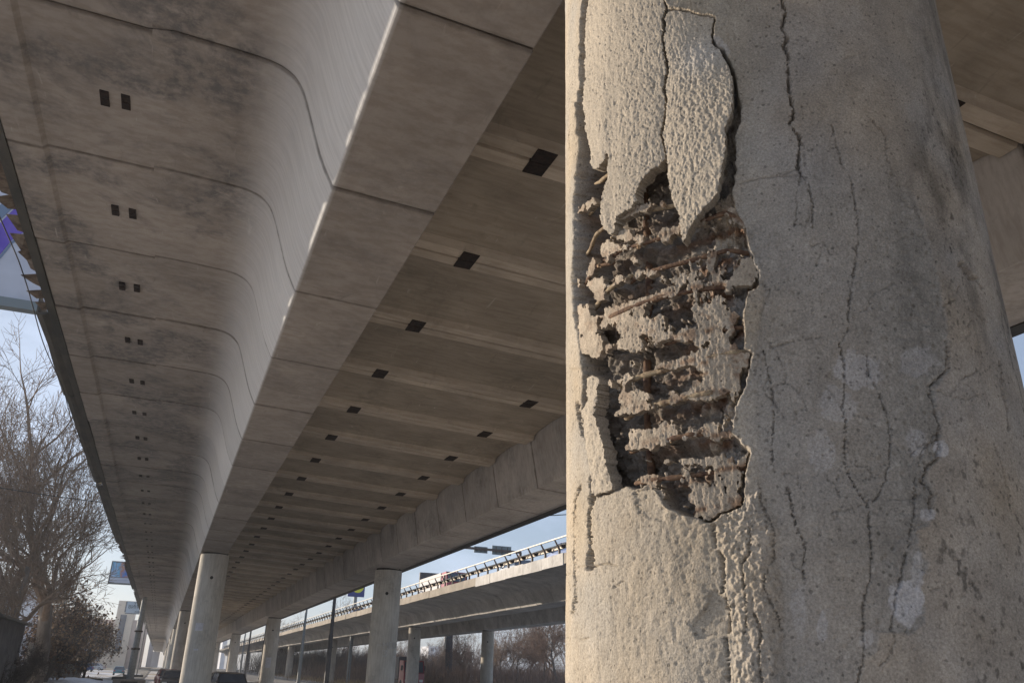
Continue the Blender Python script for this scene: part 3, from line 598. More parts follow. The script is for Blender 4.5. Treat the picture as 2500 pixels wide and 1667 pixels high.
    cmk = right*sstep(.45, .6, fbm(s*30, z*17, 37, 4))*.8; dep = dep+cmk*(.018+.7*((.030+.02*right)*(vr-.78)+.016*(fbm(s*110, z*80, 26, 4, .7)-.5)))
    dl = segdist(qx, qy, U_left[6:18], False, 60); vy = sstep(285, 330, py)*sstep(875, 840, py)*(px < 1470)
    dep = np.where(vy > .5, np.where(dl < 9, -.036-.006*fbm(s*30, z*30, 93, 3), dep), dep)
    sm = sstep(6, 9, dl+3*(vnoise(px/9, py/14, 94)-.5))*sstep(27, 21, dl+9*(fbm(px/14, py/14, 95, 3)-.5))*vy; dep = dep*(1-sm)-.17*sm
    dep = np.minimum(dep, -.004); dep = np.where(fl, np.minimum(dep, -.055), dep)
    dep = np.where((py < 330) & (px < 1447), -.16, dep)
    wall = sstep(0, 1, np.clip(sd/(5+5*vnoise(px/18, py/18, 44)), 0, 1))
    wall = np.where(px < 1500, sstep(0, 1, np.clip(sd/5.5, 0, 1)), wall)
    H = np.where(inU, h*(1-wall)+dep*wall, h)
    # left strip leans outwards beside the hollow
    H = H+.006*np.exp(-((px-1405)/14)**2)*(py > 250)*(py < 900)*(~inU)
    # ---- pigment (dirt, lime, rust), with sun and shade painted into some base tones
    n1 = fbm(s*5, z*4, 51, 5); n2 = fbm(s*40, z*40, 52, 4); n3 = fbm(s*14, z*3, 53, 4)
    base = np.array([.415, .362, .292]); shade_tone = np.array([.375, .325, .272]); peelc = np.array([.295, .268, .235]); core_shade = np.array([.20, .172, .145])+.12*sstep(1620, 1760, px)[..., None]; crustc = np.array([.50, .43, .34])  # core tone darkened to paint in the shade deep in the hollow
    shade_side = sstep(1750, 1950, px)[..., None]; C = base*(1-shade_side)+shade_tone*shade_side  # sunlit and shaded tones of one concrete, blended where the sunlight ends
    C = C*(.80+.30*n1+.22*(n3-.5)+(.26+.22*shade_side[..., 0])*(fbm(s*18, z*18, 50, 5, .65)-.5))[..., None]; hue = (fbm(s*6+70, z*5+20, 79, 4)-.5)[..., None]; C = C*(1+hue*np.array([.16, .02, -.20]))
    p3 = pe[..., None]; C = C*(1-p3)+p3*(peelc*(.62+.5*n2+.32*n1)[..., None]+((cr_ > .84)*sstep(.40, .18, cc))[..., None]*np.array([.06, .055, .05])*2.0*n2[..., None]+((cr_ < .08)*sstep(.35, .2, cc))[..., None]*np.array([-.08, -.08, -.08]))
    for (ex, ey), (rx, ry), am in EFF:
        k = am*.8*sstep(.46, .62, np.exp(-((qx-ex)/rx)**2-((qy-ey)/ry)**2)+.9*(fbm(s*16, z*16, 59, 5, .65)-.5)+.35*(n2-.5))[..., None]; C = C*(1-k)+k*np.array([.56, .53, .52])*(.8+.3*n2)[..., None]
    soot = (sstep(.48, .72, fbm(s*9+4, z*3, 54, 6, .65))*sstep(2150, 2300, px)*sstep(1200, 700, py))[..., None]; C = C*(1-.42*soot)
    dots = (sstep(.60, .76, fbm(s*90, z*45, 55, 4))*sstep(.42, .6, fbm(s*8+60, z*3, 58, 3))*sstep(2200, 2330, px))[..., None]; C = C*(1-.55*dots)
    flat = sstep(2290, 2330, px)[..., None]; C = C*(1+flat*.10); big = fbm(s*2.2+30, z*1.6+10, 78, 4)[..., None]; C = C*(.86+.30*big)
    iu = (wall*inU)[..., None]; km = cmk[..., None]; C2 = (core_shade*(1-km)+crustc*km)*(.6+.7*n2)[..., None]*(.8+.4*n1)[..., None]
    rust = np.exp(-(db/13)**2)*sstep(.35, .6, fbm(s*30, z*22, 56, 4)+.10); rust = np.maximum(rust, .8*np.exp(-(db/30)**2)*sstep(.55, .72, fbm(s*22, z*26, 57, 4)))*(.35+.65*sstep(1560, 1760, px))
    C2 = C2*(1-rust[..., None])+rust[..., None]*np.array([.21, .125, .08])*(.5+1.0*n2)[..., None]
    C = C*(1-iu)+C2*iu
    return H.astype(np.float32), np.clip(C, .01, .8).astype(np.float32)
def set_col(me, C):
    a = me.color_attributes.new('Col', 'FLOAT_COLOR', 'POINT'); buf = np.ones((len(C), 4), np.float32); buf[:, :3] = C; a.data.foreach_set('color', buf.ravel())
def col_mat(name, bumpd=.0018):
    m = bpy.data.materials.new(name); m.use_nodes = True; n = m.node_tree; lk = n.links.new; b = n.nodes['Principled BSDF']
    b.inputs['Roughness'].default_value = .9; b.inputs['Specular IOR Level'].default_value = .2
    at_ = N(n, 'ShaderNodeAttribute', attribute_name='Col'); g = N(n, 'ShaderNodeNewGeometry')
    t = N(n, 'ShaderNodeTexNoise', in_={'Scale': 190.0, 'Detail': 4.0, 'Roughness': .75}); lk(g.outputs['Position'], t.inputs[0])
    mr = N(n, 'ShaderNodeMapRange', in_={1: .3, 2: .7, 3: .60, 4: 1.25}); lk(t.outputs[0], mr.inputs[0])
    v = N(n, 'ShaderNodeVectorMath', operation='SCALE'); lk(at_.outputs['Color'], v.inputs[0]); lk(mr.outputs[0], v.inputs['Scale']); lk(v.outputs[0], b.inputs['Base Color'])
    # pores and grit that come and go over the surface
    big = N(n, 'ShaderNodeTexNoise', in_={'Scale': 9.0, 'Detail': 5.0, 'Roughness': .65}); lk(g.outputs['Position'], big.inputs[0])
    bm_ = N(n, 'ShaderNodeMapRange', in_={1: .38, 2: .62, 3: .25, 4: 1.25}); lk(big.outputs[0], bm_.inputs[0])
    vp = N(n, 'ShaderNodeTexVoronoi', in_={'Scale': 85.0}); lk(g.outputs['Position'], vp.inputs[0])
    sp = N(n, 'ShaderNodeSeparateColor'); lk(vp.outputs['Color'], sp.inputs[0]); rad = N(n, 'ShaderNodeMapRange', in_={1: .74, 2: 1.0, 3: 0.0, 4: .32}); lk(sp.outputs[0], rad.inputs[0])
    df = N(n, 'ShaderNodeMath', operation='SUBTRACT'); lk(vp.outputs['Distance'], df.inputs[0]); lk(rad.outputs[0], df.inputs[1])
    pm = N(n, 'ShaderNodeMapRange', in_={1: 0.0, 2: .12, 3: .62, 4: 1.0}); lk(df.outputs[0], pm.inputs[0])
    v3 = N(n, 'ShaderNodeVectorMath', operation='SCALE'); lk(v.outputs[0], v3.inputs[0]); lk(pm.outputs[0], v3.inputs['Scale']); lk(v3.outputs[0], b.inputs['Base Color'])
    t2 = N(n, 'ShaderNodeTexNoise', in_={'Scale': 170.0, 'Detail': 3.0, 'Roughness': .7}); lk(g.outputs['Position'], t2.inputs[0])
    vo = N(n, 'ShaderNodeTexVoronoi', in_={'Scale': 190.0}); lk(g.outputs['Position'], vo.inputs[0])
    b1 = N(n, 'ShaderNodeBump', in_={'Distance': bumpd, 'Strength': .9}); lk(t2.outputs[0], b1.inputs['Height'])
    b2 = N(n, 'ShaderNodeBump', in_={'Distance': bumpd*.8, 'Strength': .5}); lk(vo.outputs['Distance'], b2.inputs['Height']); lk(bm_.outputs[0], b1.inputs['Strength']); b3 = N(n, 'ShaderNodeBump', in_={'Distance': .003, 'Strength': .8}); lk(pm.outputs[0], b3.inputs['Height']); lk(b1.outputs[0], b3.inputs['Normal']); lk(b3.outputs[0], b2.inputs['Normal']); lk(b2.outputs[0], b.inputs['Normal'])
    return m
M['shaft'] = col_mat('crumbling_column_concrete')
dam = empty('damaged_column', (CX, CY, GZ-.2), 'huge crumbling round concrete column in the foreground with exposed rusty hoops', 'column', G1)
LOC = np.array([CX, CY, GZ-.2])
# fine part that faces the lens; the back and both ends are plain
th_a = np.linspace(-1.62, -1.36, 40, endpoint=False); th_b = np.linspace(-1.36, .22, int(1.58*CR/.0024), endpoint=False); th_c = np.linspace(.22, 1.62, int(1.40*CR/.0046))
TH = np.concatenate([th_a, th_b, th_c]); ZZ = np.concatenate([np.linspace(-.30, -.02, 60, endpoint=False), np.linspace(-.02, 2.62, 1030)])
T2, Z2 = np.meshgrid(TH, ZZ); P0 = shaft(T2, Z2, 0); pxg, pyg = project(P0)
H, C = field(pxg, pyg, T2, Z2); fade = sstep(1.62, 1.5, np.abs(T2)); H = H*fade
V = shaft(T2, Z2, H)-LOC; nT, nZ = len(TH), len(ZZ); I = np.arange(nT*nZ).reshape(nZ, nT)
q = np.stack([I[:-1, :-1], I[:-1, 1:], I[1:, 1:], I[1:, :-1]], -1).reshape(-1, 4)[:, ::-1]
V = V.reshape(-1, 3); C = C.reshape(-1, 3)
# close the shaft: back and the lengths above and below the frame
thb = np.linspace(1.62, 2*np.pi-1.62, 40); zb = [GZ-.2, -.30, 2.62, 6.24]
rings = np.concatenate([TH[::12], [TH[-1]]]); base = len(V); ext = []; ef = []
def grid(ths, zs, flip=True):
    global base
    T_, Z_ = np.meshgrid(ths, zs); v = (shaft(T_, Z_, 0)-LOC).reshape(-1, 3); J = np.arange(len(v)).reshape(len(zs), len(ths))+base
    ext.append(v); ef.append(np.stack([J[:-1, :-1], J[:-1, 1:], J[1:, 1:], J[1:, :-1]], -1).reshape(-1, 4)[:, ::-1]); base += len(v)
grid(thb, zb); grid(rings, zb[:2]); grid(rings, zb[2:])
V = np.concatenate([V]+ext); q = np.concatenate([q]+ef); C = np.concatenate([C]+[np.tile([[.36, .33, .295]], (len(e), 1)) for e in ext])
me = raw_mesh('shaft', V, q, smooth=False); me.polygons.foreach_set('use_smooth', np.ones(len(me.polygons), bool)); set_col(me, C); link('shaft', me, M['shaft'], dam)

def flake(name, poly, hfun, thick, step=1.9, label=None, crust=False):
    poly = np.array(poly, float); lo = poly.min(0)-4; hi = poly.max(0)+4
    gx = np.arange(lo[0], hi[0], step); gy = np.arange(lo[1], hi[1], step); X, Y = np.meshgrid(gx, gy)
    qx, qy = rnd_edge(X, Y, 3.2); ins = inside(qx+3.2*(fbm(X/6, Y/6, 88, 3)-.5)*2, qy+2.5*(fbm(X/6, Y/6+40, 89, 3)-.5)*2, poly); th, z = cyl_hit(X, Y, -.025 if crust else 0.0); ins &= ~np.isnan(th)
    th = wrap(np.nan_to_num(th)); z = np.nan_to_num(z); s = CR*th
    d = segdist(qx, qy, poly, True, 30); edge = np.clip(d/7, 0, 1)
    if crust:
        cm, dbb = crust_mask(X, Y, s, z); ins &= cm > .48
    h = skin(X, Y, th, z)*1.0+hfun(X, Y, s, z)-.0012*(1-edge)**2+.003*(fbm(s*20, z*20, 66, 4)-.5)
    hb = h-thick*(.8+.5*fbm(X/20, Y/20, 67, 3))-.004*(fbm(s*60, z*60, 68, 3)-.5)
    cellm = ins[:-1, :-1] & ins[:-1, 1:] & ins[1:, 1:] & ins[1:, :-1]
    I = np.arange(X.size).reshape(X.shape); A, B, C_, D = I[:-1, :-1], I[:-1, 1:], I[1:, 1:], I[1:, :-1]
    front = np.stack([A, D, C_, B], -1)[cellm]; n = X.size; back = (front+n)[:, ::-1]
    sides = []
    pad = np.pad(cellm, 1)
    for (dy, dx, e0, e1) in ((-1, 0, A, B), (0, 1, B, C_), (1, 0, C_, D), (0, -1, D, A)):
        nb = pad[1+dy:pad.shape[0]-1+dy, 1+dx:pad.shape[1]-1+dx]; mm = cellm & ~nb; a = e0[mm]; b = e1[mm]; sides.append(np.stack([a, b, b+n, a+n], -1))
    Fq = np.concatenate([front, back]+sides)
    v = np.concatenate([shaft(th, z, h).reshape(-1, 3), shaft(th, z, hb).reshape(-1, 3)])-LOC
    used = np.zeros(2*n, bool); used[Fq.ravel()] = True; mp = np.cumsum(used)-1
    n1 = fbm(s*5, z*4, 51, 5); n2 = fbm(s*40, z*40, 52, 4); cf = np.array([.41, .355, .283])*(.84+.30*n1+.06*n2)[..., None]
    for (ex, ey), (rx, ry), am in EFF[7:9]:
        k = am*np.exp(-((X-ex)/rx)**2-((Y-ey)/ry)**2)[..., None]; cf = cf*(1-k)+k*np.array([.55, .52, .48])
    if crust:
        rs = np.maximum(np.exp(-(dbb/8)**2)*sstep(.42, .60, fbm(s*30, z*22, 56, 4)), .8*sstep(.56, .70, fbm(s*26, z*30, 57, 4)))[..., None]*(.45+.55*sstep(1560, 1760, X))[..., None]
        cf = np.array([.40, .335, .26])*(.62+.65*n2)[..., None]; cf = cf*(1-rs)+rs*np.array([.22, .14, .09])*(.6+.8*n2)[..., None]; h = h*1.0
        rid = 1-np.abs(2*fbm(s*70, z*22, 24, 4, .6)-1); _, rb2 = cell((s+.01*fbm(s*50, z*50, 35, 3))*80, z*90, 36)
        h = -.033-.010*sstep(1500, 1440, X)+.036*(rid-.80)+.022*(rb2-.5)+.034*(fbm(s*125, z*100, 26, 4, .75)-.5)+.010*np.clip(cm-.46, 0, .6)+.012*(fbm(s*14, z*12, 97, 3)-.5); hb = h-.009-.022*np.clip(cm-.46, 0, .8)
        h = np.minimum(h, .002)
    cb = np.broadcast_to(np.array([.33, .29, .24]), cf.shape)*(.6+.7*n2)[..., None]
    C = np.concatenate([cf.reshape(-1, 3), cb.reshape(-1, 3)])[used]
    me = raw_mesh(name, v[used], mp[Fq], smooth=True); me.set_sharp_from_angle(angle=R(50)); set_col(me, C)
    return link(name, me, M['shaft'], dam, label=label)
def crust_mask(X, Y, s, z):
    prd = np.zeros_like(s); deep = np.zeros_like(s)
    for bx, by, rx, ry, dh in BLOBS:
        e = np.exp(-((X-bx)/rx)**2-((Y-by)/ry)**2)
        if dh > 0: prd = np.maximum(prd, e*min(1, dh/.022))
        else: deep = np.maximum(deep, e)
    db = np.full(X.shape, 1e3, np.float32)
    for b in BARS: db = np.minimum(db, segdist(X, Y, b, False, 60))
    right = sstep(1630, 1760, X)
    m = .95*np.exp(-(db/15)**2)*sstep(.36, .54, fbm(s*22, z*14, 28, 4))+1.15*prd+right*.62*sstep(.46, .58, fbm(s*34, z*17, 37, 4))*(Y > 640)+.42*sstep(.53, .63, fbm(s*24, z*19, 38, 4))
    return m-.75*deep+.95*(fbm(s*66, z*48, 39, 5, .68)-.5)+.25*(1-np.abs(2*fbm(s*70, z*22, 24, 3)-1)-.8), db
def hL(X, Y, s, z): return .003+.012*sstep(150, 560, Y)+.003*np.exp(-((X-1500)/60)**2)+.006*(fbm(s*9, z*5, 71, 3)-.5)*sstep(100, 400, Y)+.007*sstep(1510, 1475, X)*sstep(100, 300, Y)+(.010*(1-np.abs(2*fbm(s*105, z*80, 72, 4)-1))-.007)*.35*sstep(1500, 1560, X)*sstep(60, 200, Y)
def hC(X, Y, s, z):
    c1, _ = cell(s*120, z*105, 73); b = .002+.046*np.clip((X-1625)/160, 0, 1.1)*sstep(40, 300, Y)+.012*sstep(100, 500, Y)
    return b+sstep(30, 160, Y)*(.0022*(.5-c1)+.0048*(fbm(s*100, z*74, 74, 4, .65)-.5))
def hB(X, Y, s, z): return .004+.008*(fbm(s*70, z*60, 75, 4)-.5)+.008*sstep(1420, 1450, X)
flake('cover_flake', FL, hL, .034, label='tall loose plate of concrete hanging left of the hole')
flake('cover_flake', FC, hC, .030, label='teardrop shaped loose plate of pitted concrete above the hole')
flake('cover_flake', FB, hB, .036, label='narrow loose plate along the lower left edge of the hole')
flake('mortar_crust', [(1440,400)]+[(1430,480),(1428,640),(1425,860),(1500,890),(1512,1190)]+U_bot+U_right[:34]+[(1700,560),(1640,530),(1600,420),(1560,500),(1490,560)], lambda X, Y, s, z: 0*X, .02, step=1.7, crust=True)
# hoops
M['hoop'] = mat('rusty_hoop', (.17, .105, .065), .9, 0, nscale=60, col2=(.07, .038, .028), bump=.003, bscale=120, coord='pos')
M['hoop_lit'] = mat('sunlit_hoop', (.33, .26, .17), .9, 0, nscale=60, col2=(.15, .10, .065), bump=.003, bscale=120, coord='pos')  # paler copy paints sunlight on the same rusty bars
rock = []
for bi, b in enumerate(BARS):
    pts = []; rr = []
    for (xa, ya), (xb, yb) in zip(b[:-1], b[1:]):
        n = max(2, int(math.hypot(xb-xa, yb-ya)/5))
        for t in np.linspace(0, 1, n, endpoint=False): pts.append((xa+(xb-xa)*t, ya+(yb-ya)*t))
    pts.append(b[-1]); P = np.array(pts, float); th, z = cyl_hit(P[:, 0], P[:, 1], -.02); th = wrap(th)
    dep = -.007+.005*np.sin(P[:, 0]/60+bi)-.018*sstep(12, 0, np.arange(len(P)))-.012*sstep(-8, 0, -(len(P)-1.0-np.arange(len(P))))
    if bi in (0, 1, 2): dep = dep-.012
    Q = shaft(th, z, dep)-LOC; k = np.arange(len(P))
    rad = (.0058 if bi not in (6, 9, 10, 7) else .0070)*(.8+.5*vnoise(k*.6, k*0+bi*7.3, 81))
    rad[0] *= .5; rad[-1] *= .5
    mb = MB().tube(Q, list(rad), 8); mb.build('stirrup', M['hoop_lit' if bi in (0, 1, 2, 6, 9, 10) else 'hoop'], dam, smooth=True)
    for t in range(0, len(P), 2):
        if random.random() < (.25 if bi > 2 else .05): rock.append((Q[t]+np.array([random.gauss(0, .004), random.gauss(0, .004), random.gauss(0, .008)]), random.uniform(.003, .0058), bi))
# vertical bars deep in the hole
for px0, ya, yb in ((1530, 430, 1180),):
    P = [(px0+6*math.sin(y/90), y) for y in range(ya, yb, 25)]; P = np.array(P, float); th, z = cyl_hit(P[:, 0], P[:, 1])
    MB().tube(shaft(wrap(th), z, -.084+.004*np.sin(z*9))-LOC, .011, 10).build('main_bar', M['hoop'], dam, smooth=True)
# crusts of mortar clinging to the hoops
ico = bpy.data.meshes.new('lump')
import bmesh
bm = bmesh.new(); bmesh.ops.create_icosphere(bm, subdivisions=2, radius=1.0); bm.to_mesh(ico); bm.free()
iv = np.array([v.co[:] for v in ico.vertices]); it = np.array([p.vertices[:] for p in ico.polygons])
lumps = []
for k in range(6):
    nn = fbm(iv[:, 0]*2.2+7*k+20, iv[:, 1]*2.2+iv[:, 2]*1.7+20, 90+k, 4); n3 = fbm(iv[:, 2]*4+30, iv[:, 0]*4+20+iv[:, 1]*3, 95+k, 3)
    v = iv*(.15+1.5*nn+.6*n3)[:, None]*np.array([1.0, .8, 1.0]); m_ = raw_mesh('mortar_lump', v, None, it, smooth=True); m_.set_sharp_from_angle(angle=R(12))
    C = np.tile(np.array([[.47, .40, .32]]), (len(v), 1))*(.7+.5*n3)[:, None]+0; 
    if k > 3: C = C*np.array([[.88, .72, .56]])
    set_col(m_, C); lumps.append(m_)
spots = [(1475,605),(1500,612),(1530,596),(1560,590),(1520,640),(1500,645),(1545,650),(1540,680),(1500,690),(1480,715),(1460,735),(1440,680),(1450,665),(1520,700),(1560,700),(1600,700),(1500,760),(1530,745),(1570,735),(1450,830),(1470,850),(1440,860),(1480,830),(1500,880),(1540,860),(1570,870),(1560,960),(1545,985),(1570,990),(1590,975),(1540,1010),(1555,1030),(1610,1060),(1640,1040),(1650,1015),(1660,1020),(1590,1085),(1560,1095),(1600,1105),(1640,1100),(1660,1110),(1670,1085),(1700,1070),(1610,1140),(1600,1165),(1660,1140),(1700,1150),(1740,1150),(1690,1190),(1740,1200),(1780,1190),(1790,1150),(1630,1200),(1650,1190),(1730,1255),(1760,1240),(1800,1090),(1790,1010),(1810,960),(1760,985),(1810,900),(1770,930),(1800,830),(1760,810),(1710,800),(1720,770),(1760,760),(1800,740),(1740,730),(1660,790),(1690,600),(1680,625),(1700,670),(1665,665),(1770,660),(1840,640),(1850,680),(1835,610),(1820,870),(1830,900),(1815,1130),(1800,1180),(1400,630),(1410,650),(1420,800),(1425,830)]
for sx, sy in spots:
    th, z = cyl_hit(np.array(float(sx)+random.uniform(-5, 5)), np.array(float(sy)+random.uniform(-5, 5)))
    pass
for i, (p, r_, bi) in enumerate(rock[:290]):
    o = link('mortar_lump', lumps[random.randrange(4) if random.random() < .75 else random.randrange(4, 6)], M['shaft'], dam, loc=tuple(p))
    o.scale = (r_*random.uniform(.6, 1.3), r_*random.uniform(.6, 1.2), r_*random.uniform(.7, 1.7)); o.rotation_euler = (random.uniform(-.5, .5), random.uniform(-.5, .5), random.uniform(0, 6.28))
# ================================================================== SECOND VIADUCT (beyond the road)
ramp = empty('second_viaduct', (0, 0, 0), 'lower parallel concrete viaduct beyond the poles, carrying traffic behind a slanted steel railing', 'viaduct')
v2_prof = [(20.42, 5.95), (20.60, 5.94), (21.2, 5.92), (22.3, 5.77)]+smooth_pts([(22.7, 5.69), (23.05, 5.62), (23.30, 5.46), (23.45, 5.25), (23.80, 4.62)], 3)+[(23.82, 4.60), (25.35, 4.56), (25.37, 4.58), (25.6, 5.6), (25.6, 6.30), (20.42, 6.30)]
sv = seg_mesh('girder_segment', v2_prof)
sv2 = seg_mesh('girder_segment', [(31.6, 6.29), (31.6, 5.6), (31.85, 4.50), (31.87, 4.48), (33.2, 4.42), (33.22, 4.44), (33.5, 5.4), (34.1, 5.65), (36.6, 5.66), (36.6, 6.29)])
fp = MB().box(20.26, 20.415, .012, S-.012, 5.92, 6.50).mesh('fascia_panel'); fp2 = MB().box(20.22, 20.415, .012, S/2-.012, 5.86, 6.52).box(20.225, 20.415, S/2+.012, S-.012, 5.87, 6.51).mesh('fascia_panel')
for n in range(8, 124):
    y = 1.3+S*n
    link('girder_segment', sv, M['v2'], ramp, loc=(random.uniform(-.01, .01), y, random.uniform(-.012, .012)))
    if n < 90: link('girder_segment', sv2, M['v2'], ramp, loc=(0, y, random.uniform(-.012, .012)))
    pale = 41 < y < 55
    if n < 60 or n % 2: link('fascia_panel', fp2 if pale else fp, M['pale'] if pale else M['parapet'], ramp, loc=(random.uniform(-.012, .012), y, random.uniform(-.02, .02)), label='pale newer panel on the edge of the second viaduct' if 41 < y < 44 else None)
MB().box(25.62, 31.58, 24, 360, 5.62, 6.28).build('soffit_slab', M['v2'], ramp)
MB().box(20.5, 36.5, 24, 370, 6.31, 6.41).build('road_deck', M['asphalt'], ramp)
# railing: slanted stanchions, a box rail on top, a corrugated guard rail behind on short brackets
stm = MB(); stm.prism([(-.02, 0), (.10, 0), (.10, .48), (-.26, 1.02), (-.30, .99), (-.02, .46)], -.045, .045); stm = stm.mesh('stanchion')
brm = MB().box(.10, .40, -.05, .05, .66, .74).box(.26, .36, -.16, .16, .64, .74).box(.12, .34, -.12, -.06, .56, .66).mesh('rail_bracket')
yy = 26.0; n = 0
while yy < 330 and n < 140:
    link('stanchion', stm, M['rail'], ramp, loc=(20.54, yy, 6.415)); link('rail_bracket', brm, M['rust'], ramp, loc=(20.54, yy, 6.415)); yy += 2.0 if yy < 200 else 3.0; n += 1
MB().bar((20.26, 24, 7.435), (20.26, 330, 7.435), .09, .07).build('top_rail', M['galv'], ramp)
g = MB(); prof = [(0, 0), (.05, .03), (.05, .10), (0, .155), (.05, .21), (.05, .28), (0, .31), (.012, .31), (.066, .285), (.066, .205), (.018, .155), (.066, .105), (.066, .025), (.012, 0)]
g.prism([(20.94-x, 6.98+z) for x, z in prof], 24, 330); M['guard'] = mat('guard_rail', (.42, .37, .30), .55, .3, noise=.2, nscale=3, coord='pos'); g.build('guard_rail', M['guard'], ramp, angle=40)
G3 = 'round columns of the second viaduct'
for (x, y, l) in [(25.0, 89.5, 'sunlit round column of the second viaduct beside the red lorry'), (25.0, 137, 'round column of the second viaduct just right of the dark lamp post'), (25.0, 184, 'third column of the second viaduct, right of the grey lamp post'), (25.0, 231, 'fourth column of the second viaduct, tiny'), (25.0, 278, 'fifth column of the second viaduct, tiny')]:
    column(x-.2, y, 4.58, .67, l, G3)
column(32.6, 88.0, 4.45, .67, 'dark backlit round column with one sunlit band under the second viaduct', G3)
column(32.6, 135, 4.45, .67, 'far right-hand column of the second viaduct in the shade', G3)
# a thick dark pylon standing past the second viaduct
pyl = empty('pylon', (42.5, 132, ground_z(132)-.2), 'thick dark leaning pylon seen below the second viaduct between two columns', 'pylon')
MB().tube([(0, 0, 0), (-.25, 0, 12.5)], [.60, .50], 14).build('shaft', M['post'], pyl, angle=40)
MB().box(-.95, -.62, -.05, .05, 5.6, 7.9).build('sign_plate', M['guard'], pyl)

# ================================================================== LAMP POSTS
def lamp_post(x, y, h, r, m, label, arm=True, group='lamp posts between the viaducts', side=-1):
    e = empty('lamp_post', (x, y, ground_z(y)-.15), label, 'lamp post', group)
    MB().tube([(0, 0, 0), (0, 0, h*.45), (0, 0, h*.46), (0, 0, h)], [r*1.25, r*1.15, r*.95, r*.7], 12).build('pole', m, e, angle=40)
    MB().tube([(0, 0, .0), (0, 0, .55)], [r*1.7, r*1.6], 12).build('pole_base', m, e, angle=40)
    if arm:
        MB().tube([(0, 0, h-.05), (side*.6, 0, h+.35), (side*1.7, 0, h+.5)], [r*.5, r*.4, r*.35], 8).build('arm', m, e, smooth=True)
        hd = MB().prism([(side*1.6, h+.40), (side*2.5, h+.46), (side*2.5, h+.56), (side*1.65, h+.62)], -.14, .14).build('lamp_head', M['galv'], e)
    return e
def at_ground(px, py_mid, y): p = at(np.array(float(px)), np.array(float(py_mid)), y); return p[0]
lamp_post(at_ground(799, 1640, 88), 88, 11.5, .20, M['post'], 'thick black lamp post standing right of the mid column')
lamp_post(at_ground(731, 1640, 110), 110, 11.5, .17, M['post2'], 'grey lamp post to the left of the thick black one', side=1)
lamp_post(at_ground(636, 1640, 150), 150, 11.5, .19, M['post'], 'dark lamp post close beside the patched column')
lamp_post(at_ground(599, 1640, 172), 172, 11.5, .18, M['post'], 'dark lamp post seen left of the patched column')
lamp_post(at_ground(586, 1640, 196), 196, 11.5, .17, M['post2'], 'slim grey lamp post, leftmost of those between the viaducts')
lamp_post(at_ground(552, 1640, 230), 230, 11.5, .16, M['post'], 'tiny far lamp post between two distant columns')
lamp_post(at_ground(319, 1625, 196), 196, 14.0, .17, mat('white_post', (.5, .5, .48), .5), 'white street lamp in front of the pink building', side=1, group=None)
# overhead cross pipe lamp hanging from the deck edge
# ================================================================== BILLBOARDS AND SIGNS
def img_mat(name, cols, scale=1.2, seed=0, stretch=(1, 1, 1)):
    m = bpy.data.materials.new(name); m.use_nodes = True; n = m.node_tree; b = n.nodes['Principled BSDF']; b.inputs['Roughness'].default_value = .5
    t = N(n, 'ShaderNodeTexCoord'); mp = N(n, 'ShaderNodeMapping'); mp.inputs['Location'].default_value = (seed, seed, seed); mp.inputs['Scale'].default_value = stretch; n.links.new(t.outputs['Object'], mp.inputs[0])
    nz = N(n, 'ShaderNodeTexNoise', in_={'Scale': scale, 'Detail': 4.0}); n.links.new(mp.outputs[0], nz.inputs[0])
    r = N(n, 'ShaderNodeValToRGB'); e = r.color_ramp.elements; e[0].position = .3; e[1].position = .7; e[0].color = (*cols[0], 1); e[1].color = (*cols[-1], 1)
    for i, c in enumerate(cols[1:-1]): x = e.new(.3+.4*(i+1)/(len(cols)-1)); x.color = (*c, 1)
    n.links.new(nz.outputs[0], r.inputs[0]); n.links.new(r.outputs[0], b.inputs['Base Color']); return m
M['ad'] = img_mat('billboard_print', [(.03, .10, .45), (.08, .25, .65), (.55, .25, .12), (.2, .5, .75), (.45, .6, .8)], .9, 3)
M['paint_g'] = mat('grey_frame', (.20, .23, .24), .6, .1)
b0 = at(np.array(320.), np.array(1640.), 96.)
bb = empty('billboard', (b0[0], 96, ground_z(96)-.1), 'blue picture billboard on a thick grey pole left of the deck edge', 'billboard')
ox = -b0[0]
c1 = at(np.array(273.), np.array(1369.), 96.); c2 = at(np.array(263.), np.array(1424.), 96.)
x1 = c2[0]+ox; zt = c1[2]-bb.location.z; zb_ = c2[2]-bb.location.z; zm = zb_+(zt-zb_)*.30
MB().tube([(0, 0, 0), (0, 0, 3.4), (0, 0, 3.42), (0, 0, 6.5), (0, 0, 6.52), (0, 0, zb_+.6)], [.36, .35, .30, .29, .26, .25], 16).build('pole', M['post2'], bb, angle=40)
MB().tube([(0, 0, 3.3), (0, 0, 3.5)], .42, 16).build('collar', M['rust'], bb, angle=40); MB().tube([(0, 0, 5.0), (0, 0, 5.15)], .40, 16).build('collar', M['rust'], bb, angle=40)
MB().box(x1, x1+6.4, -.35, .35, zb_, zt).build('cabinet', M['paint_g'], bb)
MB().box(x1+.12, x1+6.28, -.40, -.355, zm, zt-.12).build('picture', M['ad'], bb)
MB().box(x1+.12, x1+6.28, -.40, -.355, zb_+.12, zm-.06).build('picture', img_mat('lower_print', [(.45, .5, .6), (.65, .68, .75), (.3, .35, .5)], 1.5, 9, (.3, 1, 3)), bb)
MB().box(-1.5, 1.5, -.9, .9, 0, .55).build('plinth', M['old'], bb)
